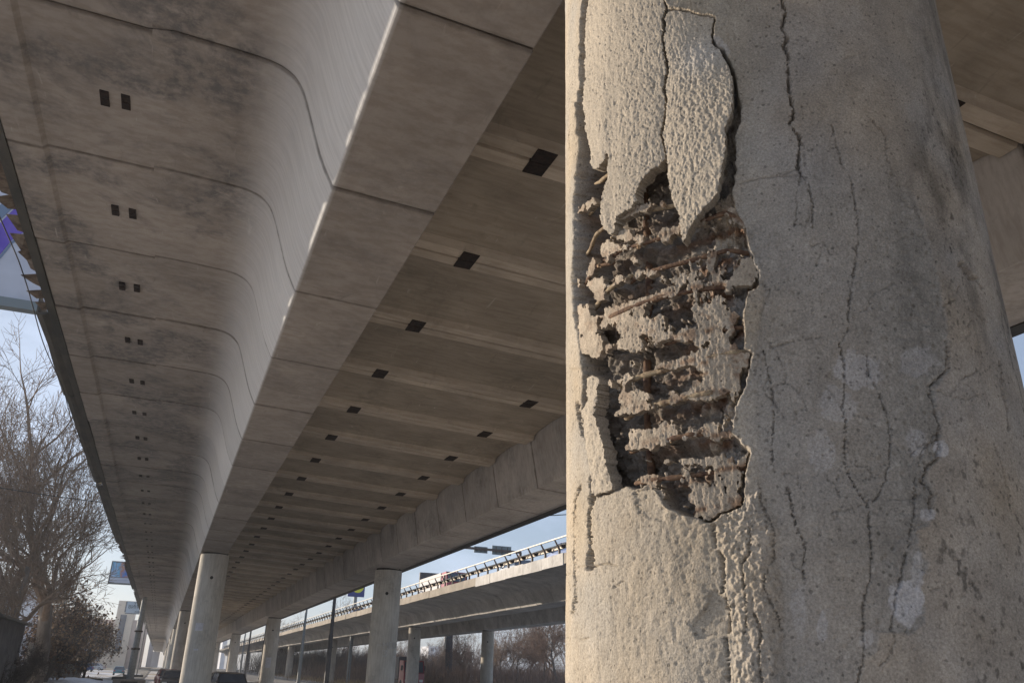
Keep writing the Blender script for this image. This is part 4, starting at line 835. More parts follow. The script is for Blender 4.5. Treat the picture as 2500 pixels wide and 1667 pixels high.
# near billboard: seen from behind and below through the gap at the left edge of the deck
M['white'] = mat('white_panel', (.55, .56, .62), .5, noise=.08, nscale=.6); M['purple'] = mat('purple_print', (.12, .07, .42), .5, nscale=.5, col2=(.20, .14, .55)); M['bluegrey'] = mat('bluegrey_print', (.18, .24, .34), .5)
nb = empty('billboard', (-12.5, 30, ground_z(30)-.1), 'large white and purple advertising board on stout grey beams beyond the torn deck edge', 'billboard')
def nbp(px, py): p = at(np.array(float(px)), np.array(float(py)), 30.); return np.array([p[0]+12.5, p[2]-nb.location.z])
tl, bl = nbp(2, 395), nbp(2, 722); xr = nbp(120, 600)[0]+.5; xl = xr-8.5
MB().box(xl, xr, -.10, .10, bl[1]-.15, tl[1]+.1).build('face', M['white'], nb)
def slab2(name, p, m, y=-.105, th=.02):
    q = [nbp(*a) for a in p]; MB().prism([(a[0], a[1]) for a in q], y-th, y).build(name, m, nb)
slab2('stripe', [(-60, 700), (-60, 610), (35, 515), (75, 500), (75, 560), (30, 590)], M['purple'])
slab2('stripe', [(-60, 600), (-60, 560), (35, 475), (75, 450), (75, 495), (32, 512)], M['bluegrey'], -.106)
slab2('stripe', [(-60, 712), (-60, 704), (30, 593), (75, 563), (75, 569), (32, 598)], M['bluegrey'], -.107)
MB().box(xl, xr+.1, -.28, .12, bl[1]-.45, bl[1]-.12).build('frame_beam', M['paint_g'], nb)
MB().box(xl, xr+.1, -.28, .12, tl[1]+.1, tl[1]+.35).build('frame_beam', M['paint_g'], nb)
MB().tube([(-4.5, .5, 0), (-4.5, .5, tl[1])], .35, 14).build('pole', M['post2'], nb, angle=40); MB().bar((-4.5, .3, bl[1]+1), (-4.5, .1, bl[1]+1), .4).build('bracket', M['post2'], nb)
# text board beyond
def text_mesh(txt, size):
    cu = bpy.data.curves.new('t', 'FONT'); cu.body = txt; cu.size = size; cu.extrude = .02; cu.align_x = 'CENTER'; cu.resolution_u = 2
    o = bpy.data.objects.new('t', cu); COL.objects.link(o); bpy.context.view_layer.update(); dg = bpy.context.evaluated_depsgraph_get()
    me = bpy.data.meshes.new_from_object(o.evaluated_get(dg)); bpy.data.objects.remove(o); me.transform(Matrix.Rotation(math.pi/2, 4, 'X')); return me
M['ink'] = mat('dark_lettering', (.05, .09, .11), .6)
yT = 150.; pa = at(np.array(312.), np.array(1467.), yT); pb = at(np.array(308.), np.array(1495.), yT)
tb = empty('notice_board', (pa[0]+1.7, yT, ground_z(yT)-.1), 'pale blue text billboard behind the thick billboard pole', 'billboard'); zz = -tb.location.z
MB().box(-1.7, 2.7, -.1, .1, pb[2]+zz, pa[2]+zz).build('panel', mat('pale_blue_panel', (.45, .52, .58), .5, noise=.05), tb)
hh = pa[2]-pb[2]
for t_, fz, sz in (('ТР  МУ', .62, .75), ('ВИН  ДОРО', .40, .70), ('ЖДЁМ ВАС', .06, .32)):
    me = text_mesh(t_, sz); me.materials.append(M['ink']); o = link('lettering', me, None, tb, loc=(.5, -.12, pb[2]+zz+hh*fz))
MB().box(-1.8, 2.8, -.14, .14, pb[2]+zz-.15, pb[2]+zz-.02).build('frame_beam', M['paint_g'], tb); MB().tube([(1.6, 0, 0), (1.6, 0, pb[2]+zz-.15)], .12, 10).build('pole', M['galv'], tb)
# gantry with two signs seen from the back, on the second viaduct
gy = 76.; p0 = at(np.array(1147.), np.array(1338.), gy); p1 = at(np.array(1270.), np.array(1348.), gy)
ga = empty('sign_gantry', (p1[0], gy, 6.41), 'overhead sign gantry on the second viaduct with two grey sign backs', 'sign gantry')
zg = p1[2]-6.41; lx = p0[0]-p1[0]
MB().bar((lx-2.2, 0, zg+.05), (.1, 0, zg), .16, .22).build('beam', M['rail'], ga); MB().box(-.12, .12, -.12, .12, 0, zg).build('gantry_post', M['rail'], ga)
M['signback'] = mat('sign_back', (.20, .24, .25), .6, .2, noise=.15, nscale=2)
for (a_, b_, c_, d_) in ((1159, 1191, 1332, 1350), (1203, 1249, 1330, 1356)):
    q0 = at(np.array(float(a_)), np.array(float(c_)), gy); q1 = at(np.array(float(b_)), np.array(float(d_)), gy)
    sg = MB().box(q0[0]-p1[0], q1[0]-p1[0], .12, .17, q1[2]-6.41, q0[2]-6.41).build('sign_panel', M['signback'], ga)
    w_ = (q1[0]-q0[0]); mb = MB()
    for f in (.2, .5, .8): mb.box(q0[0]-p1[0]+w_*f-.03, q0[0]-p1[0]+w_*f+.03, .06, .118, q1[2]-6.41+.1, q0[2]-6.41-.1)
    mb.build('sign_brace', M['rail'], sg)
# dark board back and the yellow disc sign
q0 = at(np.array(1026.), np.array(1396.), 105.); q1 = at(np.array(1112.), np.array(1425.), 105.)
db_ = empty('billboard', (q0[0]+2.5, 105, 6.41), 'dark back of a billboard rising over the railing of the second viaduct', 'billboard')
MB().box(-2.5, q1[0]-q0[0]-2.5, 0, .3, q1[2]-6.41-.6, q0[2]-6.41).build('board', M['post'], db_); MB().tube([(-1.5, .4, 0), (-1.5, .4, q0[2]-6.4)], .12, 8).build('strut', M['post'], db_); MB().tube([(1.0, .4, 0), (1.0, .4, q0[2]-6.4)], .12, 8).build('strut', M['post'], db_)
q0 = at(np.array(852.), np.array(1425.), 120.); q1 = at(np.array(889.), np.array(1457.), 120.)
ys_ = empty('round_logo_sign', ((q0[0]+q1[0])/2, 120, ground_z(120)), 'blue sign with a yellow disc peeping out below the deck edge', 'sign'); cz = (q0[2]+q1[2])/2-ground_z(120); hw = (q1[0]-q0[0])/2; hh = (q0[2]-q1[2])/2
MB().box(-hw, hw, 0, .3, cz-hh, cz+hh+1.2).build('panel', mat('blue_sign', (.03, .05, .22), .5), ys_)
MB().tube([(.15, -.03, cz+.55), (.15, -.002, cz+.55)], hw*.72, 28).build('disc', mat('yellow_sign', (.75, .72, .05), .5), ys_); MB().tube([(0, .3, 0), (0, .3, cz-hh)], .25, 12).build('pole', M['post2'], ys_, angle=40)

# ================================================================== WALLS ON THE LEFT
def wall_panels(x, ya, yb, step, h0, label, m, name='concrete_fence', dx=0):
    e = empty(name, (x, ya, ground_z(ya)-.1), label, 'wall'); n = int((yb-ya)/step)
    for i in range(n):
        y = i*step; hz = h0+random.uniform(-.06, .06); xo = dx*i
        pn = MB().box(xo-.08, xo+.08, y+.13, y+step-.13, ground_z(ya+y)-ground_z(ya), hz); pn.build('panel', m, e)
        MB().box(xo-.16, xo+.16, y-.12, y+.12, ground_z(ya+y)-ground_z(ya), hz+.12).build('fence_post', m, e)
        if step > 2.5:
            rb = MB()
            for k in range(1, 5): rb.box(xo+.082, xo+.12, y+.13+(step-.26)*k/5-.05, y+.13+(step-.26)*k/5+.05, .3, hz-.15)
            rb.build('rib', m, e)
    return e
wall_panels(-9.2, 74, 126, 3.0, 3.05, 'ribbed concrete fence panels along the left kerb behind the leaning trunks', M['old'])
M['shed'] = mat('shed_wall', (.10, .095, .095), .9, nscale=1.5, col2=(.16, .15, .145), bump=.02, bscale=5, coord='pos')
sh = empty('shed', (-9.6, 34, GZ-.1), 'long low dark grey shed at the left edge of the picture', 'shed')
MB().box(-4, 1.6, 0, 26, 0, 3.9).build('wall', M['shed'], sh); MB().prism([(-4.3, 3.86), (1.9, 3.92), (1.9, 4.05), (-4.3, 4.25)], -.3, 26.3).build('roof', M['edge'], sh)
gw = MB().box(-14.5, -9.6, 66, 66.3, GZ, 4.2); tag(gw.build('grey_wall', mat('grey_plaster', (.30, .30, .31), .9, noise=.1, nscale=1)), 'plain grey wall top behind the tree trunks at far left', 'wall')

# ================================================================== TREES
def tree_mesh(seed, h, r0, spread=.55, levels=6, up=.25, twist=.22, fork=None, first=.28, nchild=3, twig=.010, clear=.25, leanx=0, lean=0):
    rr = random.Random(seed); tr = MB(); V = []; Fq = []
    def tube3(pts, rads, n):
        b = len(V); P = [np.array(p) for p in pts]
        for i, p in enumerate(P):
            d = P[min(i+1, len(P)-1)]-P[max(i-1, 0)]; d = d/(np.linalg.norm(d)+1e-9); q = np.array([0, 0, 1.]) if abs(d[2]) < .9 else np.array([1., 0, 0]); e = np.cross(d, q); e /= np.linalg.norm(e); g = np.cross(d, e)
            for k in range(n): a = 2*math.pi*k/n; V.append(p+rads[i]*(math.cos(a)*e+math.sin(a)*g))
        for i in range(len(P)-1):
            for k in range(n): k2 = (k+1) % n; Fq.append((b+i*n+k, b+i*n+k2, b+(i+1)*n+k2, b+(i+1)*n+k))
    ends = []
    def grow(p, d, ln, r, lv):
        ns = 4 if lv < 3 else (3 if lv < 5 else 2); pts = [p]; rads = [r]; dd = d
        for i in range(ns):
            dd = dd+np.array([rr.gauss(0, twist), rr.gauss(0, twist), rr.gauss(0, twist*.5)+up*.35]); dd = dd/np.linalg.norm(dd)
            pts.append(pts[-1]+dd*ln/ns); rads.append(max(r*(1-.55*(i+1)/ns), twig*.6))
        if lv == 0: tr.tube(pts, rads, 9)
        else: tube3(pts, rads, 6 if lv == 1 else (5 if lv == 2 else 3))
        if lv >= levels: ends.append(pts[-1]); return
        nc = nchild+(2 if lv == 1 else 0)+(1 if lv >= 2 else 0)
        if lv == 0: nc = 7
        for k in range(nc):
            t = clear+(1-clear)*(k+rr.random())/nc if lv == 0 else .25+.75*(k+rr.random())/nc
            i = min(int(t*ns), ns-1); f = t*ns-i; q = pts[i]*(1-f)+pts[i+1]*f; base = pts[i+1]-pts[i]; base = base/np.linalg.norm(base)
            a = rr.uniform(0, 6.283); side = np.cross(base, [math.cos(a), math.sin(a), .3]); side = side/(np.linalg.norm(side)+1e-9)
            sp = spread*rr.uniform(.7, 1.25); nd = base*math.cos(sp*1.3)+side*math.sin(sp*1.3); nd[2] += up*.4; nd = nd/np.linalg.norm(nd)
            grow(q, nd, ln*rr.uniform(.50, .72)*(1.0 if lv else .8), max((rads[i]*(1-f)+rads[i+1]*f)*rr.uniform(.5, .72), twig), lv+1)
        grow(pts[-1], dd, ln*.62, rads[-1], lv+1)
    d0 = np.array([leanx, lean, 1.0]); d0 /= np.linalg.norm(d0)
    grow(np.array([0., 0., 0.]), d0, h*.5, r0, 0)
    return tr.mesh('trunk', smooth=True), raw_mesh('crown', np.array(V), np.array(Fq), smooth=True), np.array(ends)
def bark(name, c, c2): return mat(name, c, .9, nscale=3.5, col2=c2, bump=.02, bscale=14, coord='obj', stretch=(1, 1, .3))
M['bark'] = bark('grey_bark', (.12, .10, .085), (.24, .20, .165)); M['barkd'] = bark('dark_bark', (.035, .028, .025), (.07, .055, .045)); M['twig'] = mat('twig_bark', (.22, .15, .10), .9, noise=.3, nscale=2); M['twigr'] = mat('red_brown_twigs', (.20, .135, .10), .9, noise=.3, nscale=1.5)
M['leaf'] = mat('dry_leaves', (.13, .075, .045), .8, noise=.4, nscale=5); M['leaf2'] = mat('dry_tan_leaves', (.30, .19, .10), .8, noise=.4, nscale=5)
def tree(x, y, T, label, group=None, rz=0, s=1.0, tm=None, cm=None, cat='tree', dz=0, name='bare_tree'):
    e = empty(name, (x, y, ground_z(y)-.1+dz), label, cat, group, rz)
    a = link('trunk', T[0], None, e); b = link('crown', T[1], None, e); a.scale = b.scale = (s, s, s)
    for o, mm in ((a, tm or M['bark']), (b, cm or M['twig'])):
        if not o.data.materials: o.data.materials.append(mm)
        o.material_slots[0].link = 'OBJECT'; o.material_slots[0].material = mm
    return e
def leaves(e, ends, n, sz, m, seed, spread=.35, s=1.0):
    r = np.random.default_rng(seed); i = r.integers(0, len(ends), n); P = ends[i]*s+r.normal(0, spread, (n, 3)); a = r.normal(0, 1, (n, 3)); a /= np.linalg.norm(a, axis=1)[:, None]; b = np.cross(a, r.normal(0, 1, (n, 3))); b /= np.linalg.norm(b, axis=1)[:, None]
    z = sz*r.uniform(.5, 1.3, (n, 1)); c = np.cross(a, b)*.3*z; V = np.stack([P-a*z, P+b*z*.55+c, P+a*z, P-b*z*.55+c], 1).reshape(-1, 3)
    link('dry_leaves', raw_mesh('dry_leaves', V, np.arange(4*n).reshape(n, 4)), m, e)
TA = tree_mesh(3, 15.5, .40, .62, 5, .20, .15, nchild=3, twig=.012, clear=.25); TB = tree_mesh(8, 13, .28, .62, 5, .20, .16, nchild=3, twig=.013, clear=.25)
TC = tree_mesh(21, 9, .20, .62, 5, .12, .2, nchild=3, twig=.012, clear=.2, leanx=.12)
TD = tree_mesh(31, 10, .17, .62, 5, .12, .17, nchild=2, twig=.016, clear=.22); TE = tree_mesh(44, 11, .2, .68, 5, .10, .2, nchild=2, twig=.016, clear=.25)
def xat(px, y, py=1600): return at(np.array(float(px)), np.array(float(py)), y)[0]
def hs(y, px, pytop): return at(np.array(float(px)), np.array(float(pytop)), y)[2]-ground_z(y)
def topz(T): return max(v.co.z for v in T[1].vertices)
def tree_to(px, y, pytop, T, label, **k):
    s = hs(y, px, pytop)/topz(T); return tree(xat(px, y), y, T, label, s=s, **k), s
tree_to(98, 70, 800, TA, 'tall bare tree at far left, its crown reaching highest beside the deck edge', rz=3.4)
tree_to(62, 72, 930, TB, 'tall bare tree with pale bark left of the highest one', rz=2.1)
tree_to(-10, 66, 1000, TB, 'bare tree cut by the left edge of the picture', rz=4.0)

for (px, y, pt, seed, l, rz, rot, n) in ((118, 78, 1370, 1, 'leaning dark trunk with dry brown leaves, nearest the shed', 0, 0, 1500), (166, 92, 1385, 2, 'dark trunk with brown leafy crown in front of the fence panels', 2.4, 0, 1900), (212, 100, 1450, 4, 'small tree with brown leaves hanging toward the billboard', .5, 0, 1500)):
    e, s_ = tree_to(px, y, pt, TC, l, rz=rz, tm=M['barkd'], cm=M['barkd'], group=None, name='leafy_tree')
    leaves(e, TC[2], n, .17, M['leaf'], seed, .40, s_); leaves(e, TC[2], n//2, .17, M['leaf2'], seed+20, .45, s_)
# thicket in front of the shed
TS = tree_mesh(61, 3.4, .05, .75, 4, .12, .25, nchild=4, twig=.010, clear=.05)
for i, (px, y, pt) in enumerate(((18, 56, 1540), (42, 60, 1530), (62, 63, 1540), (84, 66, 1560), (100, 70, 1570))):
    tree_to(px, y, pt, TS, ['tangled bush at the very left edge of the shed wall', 'second tangled bush from the left by the shed', 'tangled bush in the middle of the dark row by the shed', 'fourth tangled bush, near the foot of the leaning trunk', 'tangled bush farthest right by the shed, beside the fence'][i], tm=M['barkd'], cm=M['barkd'], group='tangled bushes along the shed', rz=i*1.3, cat='bush', name='bare_bush')
# grove behind the second viaduct
i = 0; grove = [(1085,150,1520),(1130,120,1500),(1165,170,1530),(1225,130,1480),(1262,112,1500),(1300,160,1500),(1330,125,1440),(1362,112,1400),(1395,140,1450),(1060,175,1545),(1030,190,1555),(990,180,1550),(955,190,1545),(1195,200,1520),(1245,190,1500),(1345,190,1470),(1150,210,1540),(1290,215,1500),(1420,150,1400),(1110,185,1530),
         (860,200,1555),(835,180,1550),(885,190,1560),(905,210,1560),(780,215,1570),(760,200,1575),(920,230,1555),(690,240,1580),(670,260,1585),(705,250,1480),(670,255,1495),(830,260,1425),(812,240,1530),(1000,230,1530)]
def gl(px, pt):
    if (px, pt) == (830, 1425): return 'bare tree whose fine crown rises above the second viaduct by the yellow disc sign'
    if (px, pt) == (705, 1480): return 'bare tree rising above the railing right of the patched column'
    if (px, pt) == (670, 1495): return 'bare tree rising above the railing close to the patched column'
    for lim, t in ((700, 'low bare tree seen between the far columns left of the grey lamp post'), (800, 'low bare tree between the grey and the black lamp posts'), (925, 'bare tree between the black lamp post and the graffiti column'), (1045, 'bare tree just right of the graffiti column'), (1110, 'bare tree around the thick dark pylon'), (1200, 'bare tree between the pylon and the backlit column'), (1275, 'bare tree right of the backlit column'), (1335, 'bare tree midway between the backlit and the damaged column'), (9999, 'tall bare tree right beside the edge of the damaged column')):
        if px < lim: return t
for px, y, pt in grove:
    y2 = y; T = (TD, TE)[i % 2]; tree_to(px, y2, pt, T, gl(px, pt), rz=i*1.7, cm=M['twigr'] if i % 3 else M['twig'], tm=M['bark'], group='bare trees behind the second viaduct'); i += 1
# undergrowth that reads as one mass
def brush(name, pts, n, hgt, sp, m, seed, wth=.02, kind='stuff'):
    r = np.random.default_rng(seed); P = np.array(pts)[r.integers(0, len(pts), n)]; x = P[:, 0]+r.normal(0, sp, n); y = P[:, 1]+r.normal(0, sp*1.5, n); z = np.array([ground_z(v) for v in y])
    h_ = hgt*r.uniform(.4, 1.1, n); dx = r.normal(0, .28, n)*h_; dy = r.normal(0, .28, n)*h_; b = np.stack([x, y, z], 1); t = b+np.stack([dx, dy, h_], 1); md = (b+t)/2+r.normal(0, .08, (n, 3))
    a = r.uniform(0, 6.28, n); o = np.stack([np.cos(a), np.sin(a), 0*a], 1)*wth; V = np.stack([b-o, b+o, md+o*.7, md-o*.7, t], 1).reshape(-1, 3); k = np.arange(n)*5
    Fq = np.stack([k, k+1, k+2, k+3], 1); Ft = np.stack([k+3, k+2, k+4], 1); return link(name, raw_mesh(name, V, Fq, Ft), m, kind=kind)
brush('undergrowth', [(x, y) for x in np.arange(30, 95, 4) for y in np.arange(105, 210, 8)], 26000, 3.6, 3.5, M['twigr'], 4, .035)
brush('undergrowth', [(x, y) for x in np.arange(28, 70, 3) for y in (200, 215, 230, 245)], 16000, 6.0, 4, M['barkd'], 5, .05)
M['grass'] = mat('dead_grass', (.42, .29, .14), .9, noise=.35, nscale=2)
brush('dead_grass', [(x, y) for x in np.arange(25.5, 60, 2.5) for y in np.arange(96, 200, 6)], 30000, .75, 1.8, M['grass'], 6, .02)
brush('dead_grass', [(x, y) for x in np.arange(-8.8, -6.8, .8) for y in np.arange(55, 130, 3)], 3000, .45, .5, M['grass'], 7, .012)

# ================================================================== BUILDINGS
M['pink'] = mat('pink_tiles', (.66, .53, .46), .7, noise=.08, nscale=.5, coord='pos'); M['pink2'] = mat('ochre_tiles', (.68, .58, .46), .7, noise=.08, nscale=.5, coord='pos'); M['glass'] = mat('dark_glass', (.05, .07, .10), .12, spec=.6); M['flat'] = mat('facade_panel', (.58, .58, .60), .8, noise=.1, nscale=.3, coord='pos')
BY = 235.; bz = ground_z(BY)
def PX(px, py=1560, y=BY): return at(np.array(float(px)), np.array(float(py)), y)
def z_of(py, px, y=BY): return float(PX(px, py, y)[2])
b0x = float(PX(215)[0]); bd = empty('office_building', (b0x, BY, bz-.2), 'pink and ochre tiled building with tall vertical glass strips beyond the snowy street', 'building')
def bx(name, pa, pb, ptop, pbot, dy0, dy1, m, parent=bd, org=(b0x, bz-.2)):
    x0 = float(PX(pa)[0])-org[0]; x1_ = float(PX(pb)[0])-org[0]; zt_ = z_of(ptop, (pa+pb)/2)-org[1]; zb_ = 0 if pbot is None else z_of(pbot, (pa+pb)/2)-org[1]
    return MB().box(x0, x1_, dy0, dy1, zb_, zt_).build(name, m, parent)
bx('wall', 172, 275, 1509, None, 1, 14, M['pink']); tw = bx('wall', 273, 316, 1466, None, -1.2, 12, M['pink2']); bx('wall', 316.2, 354, 1513, None, 0, 13, M['pink'])
bx('wall', 255, 316, 1594, None, -1.8, 0, M['pink2'])
for pa, pb, a_, b_ in ((284, 299, 1500, 1588), (291, 308, 1468, 1494)): bx('window', pa, pb, a_, b_, -1.35, -1.21, M['glass'])
for pa, pb, a_, b_ in ((227, 238, 1534, 1582), (205, 214, 1536, 1580), (250, 260, 1530, 1580), (336, 340, 1545, 1552), (335, 339, 1562, 1568), (334, 338, 1575, 1582)): bx('window', pa, pb, a_, b_, .85 if pa < 300 else -.1, .99 if pa < 300 else -.01, M['glass'])
rf = MB(); xa, xb = float(PX(336)[0])-b0x, float(PX(350)[0])-b0x; zt_ = z_of(1513, 343)-bz+.2; rf.box(xa, xb, 2, 5, zt_+.01, zt_+1.8); rf.build('stair_tower', M['pink'], bd)
cn = bx('canopy', 203, 256, 1584.5, 1592, -3.4, -.2, mat('white_canopy', (.7, .72, .78), .5)); bx('canopy_sign', 212, 219, 1586, 1590, -3.5, -3.41, mat('blue_sign_text', (.05, .10, .6), .5))
for pa, pb in ((205, 212), (215, 225), (243, 252)): bx('shop_window', pa, pb, 1595, 1613, .8, .98, M['glass'])
for f in range(1, 8): bx('tile_course', 256, 315, 1594+f*3.1, 1594+f*3.1-.4, -1.84, -1.805, M['pink'])
# portal-like grey block beyond and a far block behind it
BY2 = 330.
def bx2(e, name, pa, pb, ptop, pbot, dy0, dy1, m, y):
    x0 = float(PX(pa, 1560, y)[0])-e.location.x; x1_ = float(PX(pb, 1560, y)[0])-e.location.x; zt_ = z_of(ptop, (pa+pb)/2, y)-e.location.z; zb_ = 0 if pbot is None else z_of(pbot, (pa+pb)/2, y)-e.location.z
    return MB().box(x0, x1_, dy0, dy1, zb_, zt_).build(name, m, e)
e = empty('portal_building', (float(PX(360, 1560, BY2)[0]), BY2, ground_z(BY2)-.2), 'grey-blue portal shaped block under the far end of the deck', 'building')
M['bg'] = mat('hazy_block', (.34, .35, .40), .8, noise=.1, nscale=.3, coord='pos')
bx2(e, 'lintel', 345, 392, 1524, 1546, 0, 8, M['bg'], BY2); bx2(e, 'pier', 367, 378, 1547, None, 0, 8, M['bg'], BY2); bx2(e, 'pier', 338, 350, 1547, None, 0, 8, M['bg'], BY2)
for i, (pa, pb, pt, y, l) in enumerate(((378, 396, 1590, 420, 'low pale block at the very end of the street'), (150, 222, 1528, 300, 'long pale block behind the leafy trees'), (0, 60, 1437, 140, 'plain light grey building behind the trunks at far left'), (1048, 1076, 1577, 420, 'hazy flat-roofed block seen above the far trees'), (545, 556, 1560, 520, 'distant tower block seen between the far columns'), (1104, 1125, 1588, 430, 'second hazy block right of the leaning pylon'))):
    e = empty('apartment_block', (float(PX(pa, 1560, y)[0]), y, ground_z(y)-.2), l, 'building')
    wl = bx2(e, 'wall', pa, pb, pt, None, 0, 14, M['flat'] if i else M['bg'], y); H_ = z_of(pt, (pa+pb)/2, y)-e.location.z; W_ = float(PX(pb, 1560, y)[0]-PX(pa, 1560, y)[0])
    wm = MB().box(0, 1.5, -.12, -.01, 0, 1.5).mesh('window'); k = 0
    for fx in np.arange(1.2, W_-2, 3.2):
        for fz in np.arange(2.0, H_-2.2, 3.0):
            if k < 60: link('window', wm, M['glass'], e, loc=(fx, 0, fz)); k += 1
# ================================================================== VEHICLES
M['tyre'] = mat('tyre', (.02, .02, .02), .85); M['chrome'] = mat('wheel_rim', (.4, .4, .42), .35, .7); M['lampglass'] = mat('headlight_glass', (.7, .72, .75), .15); M['tail'] = mat('tail_light', (.45, .02, .02), .3)
def paint(n, c): 
    m = mat(n, c, .3, .2, noise=.06, nscale=2); m.node_tree.nodes['Principled BSDF'].inputs['Coat Weight'].default_value = .5; return m
def car(x, y, rz, m, label, z=None, cat='car', k=1.0, hatch=False):
    e = empty('parked_car', (x, y, (ground_z(y)+.06) if z is None else z), label, cat, None, rz); Lh = 2.15*k
    V = []; Fs = []; W = .86
    low = [(-Lh, .34), (-Lh-.02, .62), (-Lh+.12, .80), (-Lh*.62 if not hatch else -Lh+.15, .93), (Lh*.42, .90), (Lh*.90, .74), (Lh, .55), (Lh-.03, .30)]
    for (sx, ww) in ((-1, W), (1, W)):
        for (a_, z_) in low: V.append((sx*ww*(1 if z_ < .85 else .94), a_, z_))
    n = len(low); Fs = [tuple(range(n))[::-1], tuple(n+i for i in range(n))]+[(i, (i+1) % n, n+(i+1) % n, n+i) for i in range(n)]
    body = MB().add(V, Fs).build('body', m, e)
    rb = [(-Lh*.70 if not hatch else -Lh+.18, .92), (-Lh*.45 if not hatch else -Lh+.45, 1.38), (-.1, 1.44), (Lh*.12, 1.38), (Lh*.44, .91)]
    V = []; 
    for sx in (-1, 1):
        for a_, z_ in rb: V.append((sx*(.80 if z_ < 1 else .62), a_, z_))
    n = len(rb); MB().add(V, [tuple(range(n))[::-1], tuple(n+i for i in range(n))]+[(i, (i+1) % n, n+(i+1) % n, n+i) for i in range(n)]).build('windows', M['glass'], e)
    V = []
    rb2 = [(rb[1][0]-.03, 1.385), (-.1, 1.455), (rb[3][0]+.03, 1.39), (rb[3][0]+.02, 1.36), (-.1, 1.41), (rb[1][0]-.02, 1.36)]
    for sx in (-1, 1):
        for a_, z_ in rb2: V.append((sx*.645, a_, z_))
    n = 6; rf = MB().add(V, [tuple(range(n))[::-1], tuple(n+i for i in range(n))]+[(i, (i+1) % n, n+(i+1) % n, n+i) for i in range(n)])
    for sx in (-1, 1):
        for (a1, a2) in ((rb[0], rb[1]), (rb[4], rb[3]), ((-.1, .92), (-.12, 1.40))): rf.bar((sx*.795, a1[0], a1[1]), (sx*.635, a2[0], a2[1]), .06)
    rf.build('roof', m, e)
    for sx in (-1, 1):
        for a_ in (-Lh*.62, Lh*.60):
            wh = MB().tube([(sx*.70, a_, .31), (sx*.885, a_, .31)], .31, 18).build('wheel', M['tyre'], e, angle=40); MB().tube([(sx*.80, a_, .31), (sx*.895, a_, .31)], .18, 14).build('rim', M['chrome'], wh, angle=40)
        MB().box(sx*.62-.16, sx*.62+.16, Lh-.10, Lh-.005, .56, .70).build('headlight', M['lampglass'], e); MB().box(sx*.66-.12, sx*.66+.12, -Lh-.04, -Lh+.06, .62, .78).build('tail_light', M['tail'], e)
        MB().box(sx*.90-.09, sx*.90+.06, Lh*.38, Lh*.38+.1, .90, 1.02).build('mirror', m, e)
    return e
P_blk, P_blu, P_sil, P_teal, P_red, P_wht = paint('black_paint', (.012, .012, .014)), paint('blue_paint', (.05, .09, .22)), paint('silver_paint', (.42, .43, .45)), paint('teal_paint', (.06, .20, .26)), paint('dark_red_paint', (.20, .02, .04)), paint('white_paint_car', (.65, .66, .68))
car(xat(548, 52, 1655), 52, .15, P_blk, 'black hatchback half hidden behind the nearest standing column', hatch=True)
car(xat(425, 66, 1655), 66, math.pi, paint('dark_silver', (.10, .11, .13)), 'dark car facing out beside the second column')
car(xat(410, 84, 1645), 84, math.pi+.1, P_red, 'dark red car parked past the dark one by the columns')
car(xat(405, 110, 1640), 110, math.pi, P_sil, 'silver car beyond the red one under the deck edge')
car(xat(292, 168, 1632), 168, 0, P_teal, 'teal saloon seen from behind near the billboard pole')
car(xat(208, 180, 1625), 180, .4, P_blu, 'blue car nose to the shop canopy', z=ground_z(180)+.3)
car(xat(232, 205, 1618), 205, 1.3, P_sil, 'silver hatchback side-on before the pink building')
for i, (px, y, m_, l) in enumerate(((1110, 150, P_blu, 'blue car parked beneath the grove, leftmost'), (1150, 145, P_wht, 'white car parked beneath the grove beside the blue one'), (1230, 140, P_sil, 'silver car parked beneath the grove right of the backlit column'), (1075, 160, P_sil, 'pale car parked beneath the grove next to the pylon'), (1262, 150, P_blu, 'blue car parked beneath the grove near the big column'))):
    car(xat(px, y, 1650), y, 1.4+i*.05, m_, l)
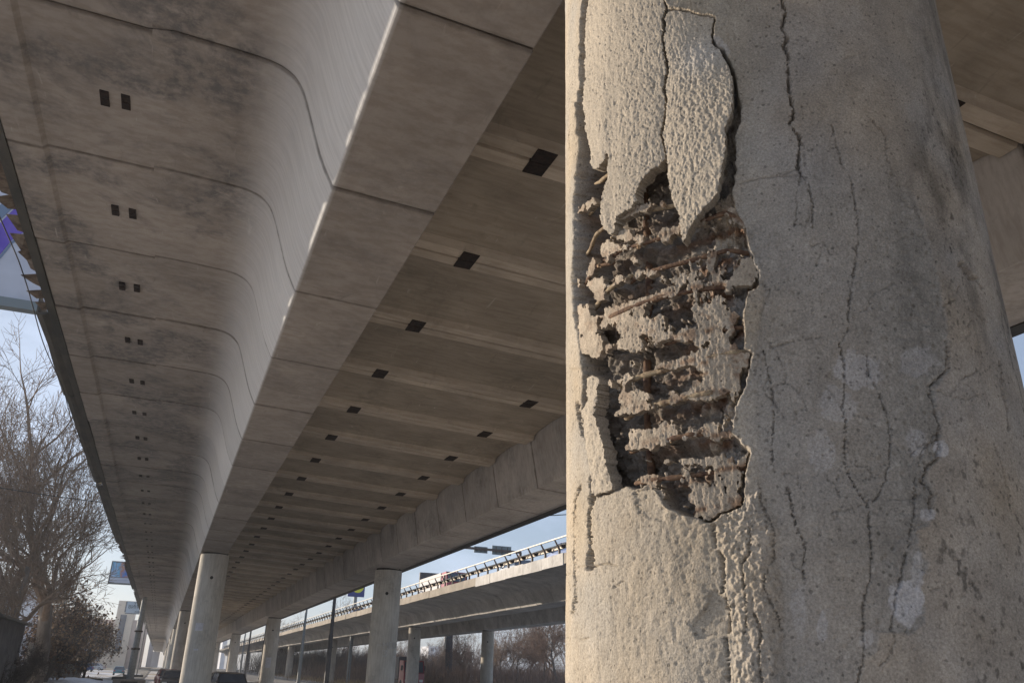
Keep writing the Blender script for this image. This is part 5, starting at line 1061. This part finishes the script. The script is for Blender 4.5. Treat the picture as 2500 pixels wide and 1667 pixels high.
# traffic up on the second viaduct
car(22.9, 47.5, 0, P_blu, 'blue car roof passing on the second viaduct near the big column', z=6.415)
car(23.2, 57, 0, P_sil, 'silver car passing on the second viaduct behind the pale panels', z=6.415)
car(22.9, 112, 0, P_blu, 'blue car on the second viaduct left of the graffiti column', z=6.415)
def lorry(x, y, rz, cab, box, label, z, L_=9.0, hb=2.7):
    e = empty('lorry', (x, y, z), label, 'lorry', None, rz)
    MB().box(-1.2, 1.2, -L_/2, L_/2-2.3, 1.0, 1.0+hb).build('cargo_box', box, e)
    MB().prism([(L_/2-2.1, .55), (L_/2-2.1, 2.9), (L_/2-.5, 2.9), (L_/2-.05, 1.6), (L_/2, .5)], -1.15, 1.15, axis='x').build('cab', cab, e)
    MB().prism([(L_/2-.47, 2.72), (L_/2-.03, 1.72), (L_/2+.03, 1.72), (L_/2-.40, 2.78)], -1.0, 1.0, axis='x').build('windscreen', M['glass'], e)
    MB().box(-1.0, 1.0, -L_/2+.1, L_/2-.3, .62, .9).build('chassis', M['post'], e)
    for sx in (-1, 1):
        for a_ in (-L_/2+1.3, -L_/2+2.5, L_/2-1.2): MB().tube([(sx*.85, a_, .48), (sx*1.16, a_, .48)], .48, 18).build('wheel', M['tyre'], e, angle=40)
        MB().box(sx*.8-.18, sx*.8+.18, L_/2-.02, L_/2+.06, .75, 1.0).build('headlight', M['lampglass'], e)
        MB().box(sx*1.28-.06, sx*1.28+.12, L_/2-.5, L_/2-.35, 1.9, 2.4).build('mirror', M['post'], e)
    return e
lorry(23.4, 76, math.pi, paint('red_cab_paint', (.34, .06, .075)), mat('white_box', (.5, .49, .49), .5, noise=.04), 'white box lorry with a red cab driving on the second viaduct', 6.415, L_=11, hb=1.9).scale = (.8, .8, .72)
lorry(xat(988, 96, 1640), 96, math.pi, paint('crimson_cab_paint', (.22, .015, .03)), mat('dark_box', (.09, .09, .10), .5), 'red lorry with a dark cargo box parked between two columns', ground_z(96)+.06, L_=8, hb=2.3)
# kerb blocks on the street
for (px, y, l, wx) in ((224, 96, 'dark kerb block at the end of the fence', 2.2), (301, 118, 'dark kerb block at the foot of the billboard pole', 2.6), (318, 84, 'low dark kerb block nearest under the deck edge', 1.5), (325, 150, 'far kerb block beyond the billboard pole', 3.0), (612, 96, 'low concrete barrier between the far columns', 4.0)):
    tag(MB().prism([(-wx/2, 0), (-wx/2+.08, .42), (wx/2-.08, .42), (wx/2, 0)], -.3, .3).build('kerb_block', M['edge'] if wx < 4 else M['parapet'], loc=(xat(px, y, 1650), y, ground_z(y)+.02)), l, 'kerb')
# wedge of gravel and rubble on the ground by the column

# ================================================================== AIR
hz = bpy.data.materials.new('thin_haze'); hz.use_nodes = True; n = hz.node_tree; n.nodes.clear()
v = N(n, 'ShaderNodeVolumePrincipled'); v.inputs['Density'].default_value = 0.0006; v.inputs['Color'].default_value = (.86, .90, 1, 1); v.inputs['Anisotropy'].default_value = .3
o_ = N(n, 'ShaderNodeOutputMaterial'); n.links.new(v.outputs[0], o_.inputs['Volume'])
HAZE = True
if HAZE: MB().box(-300, 400, -100, 700, -3.5, 40).build('haze', hz, kind='stuff')
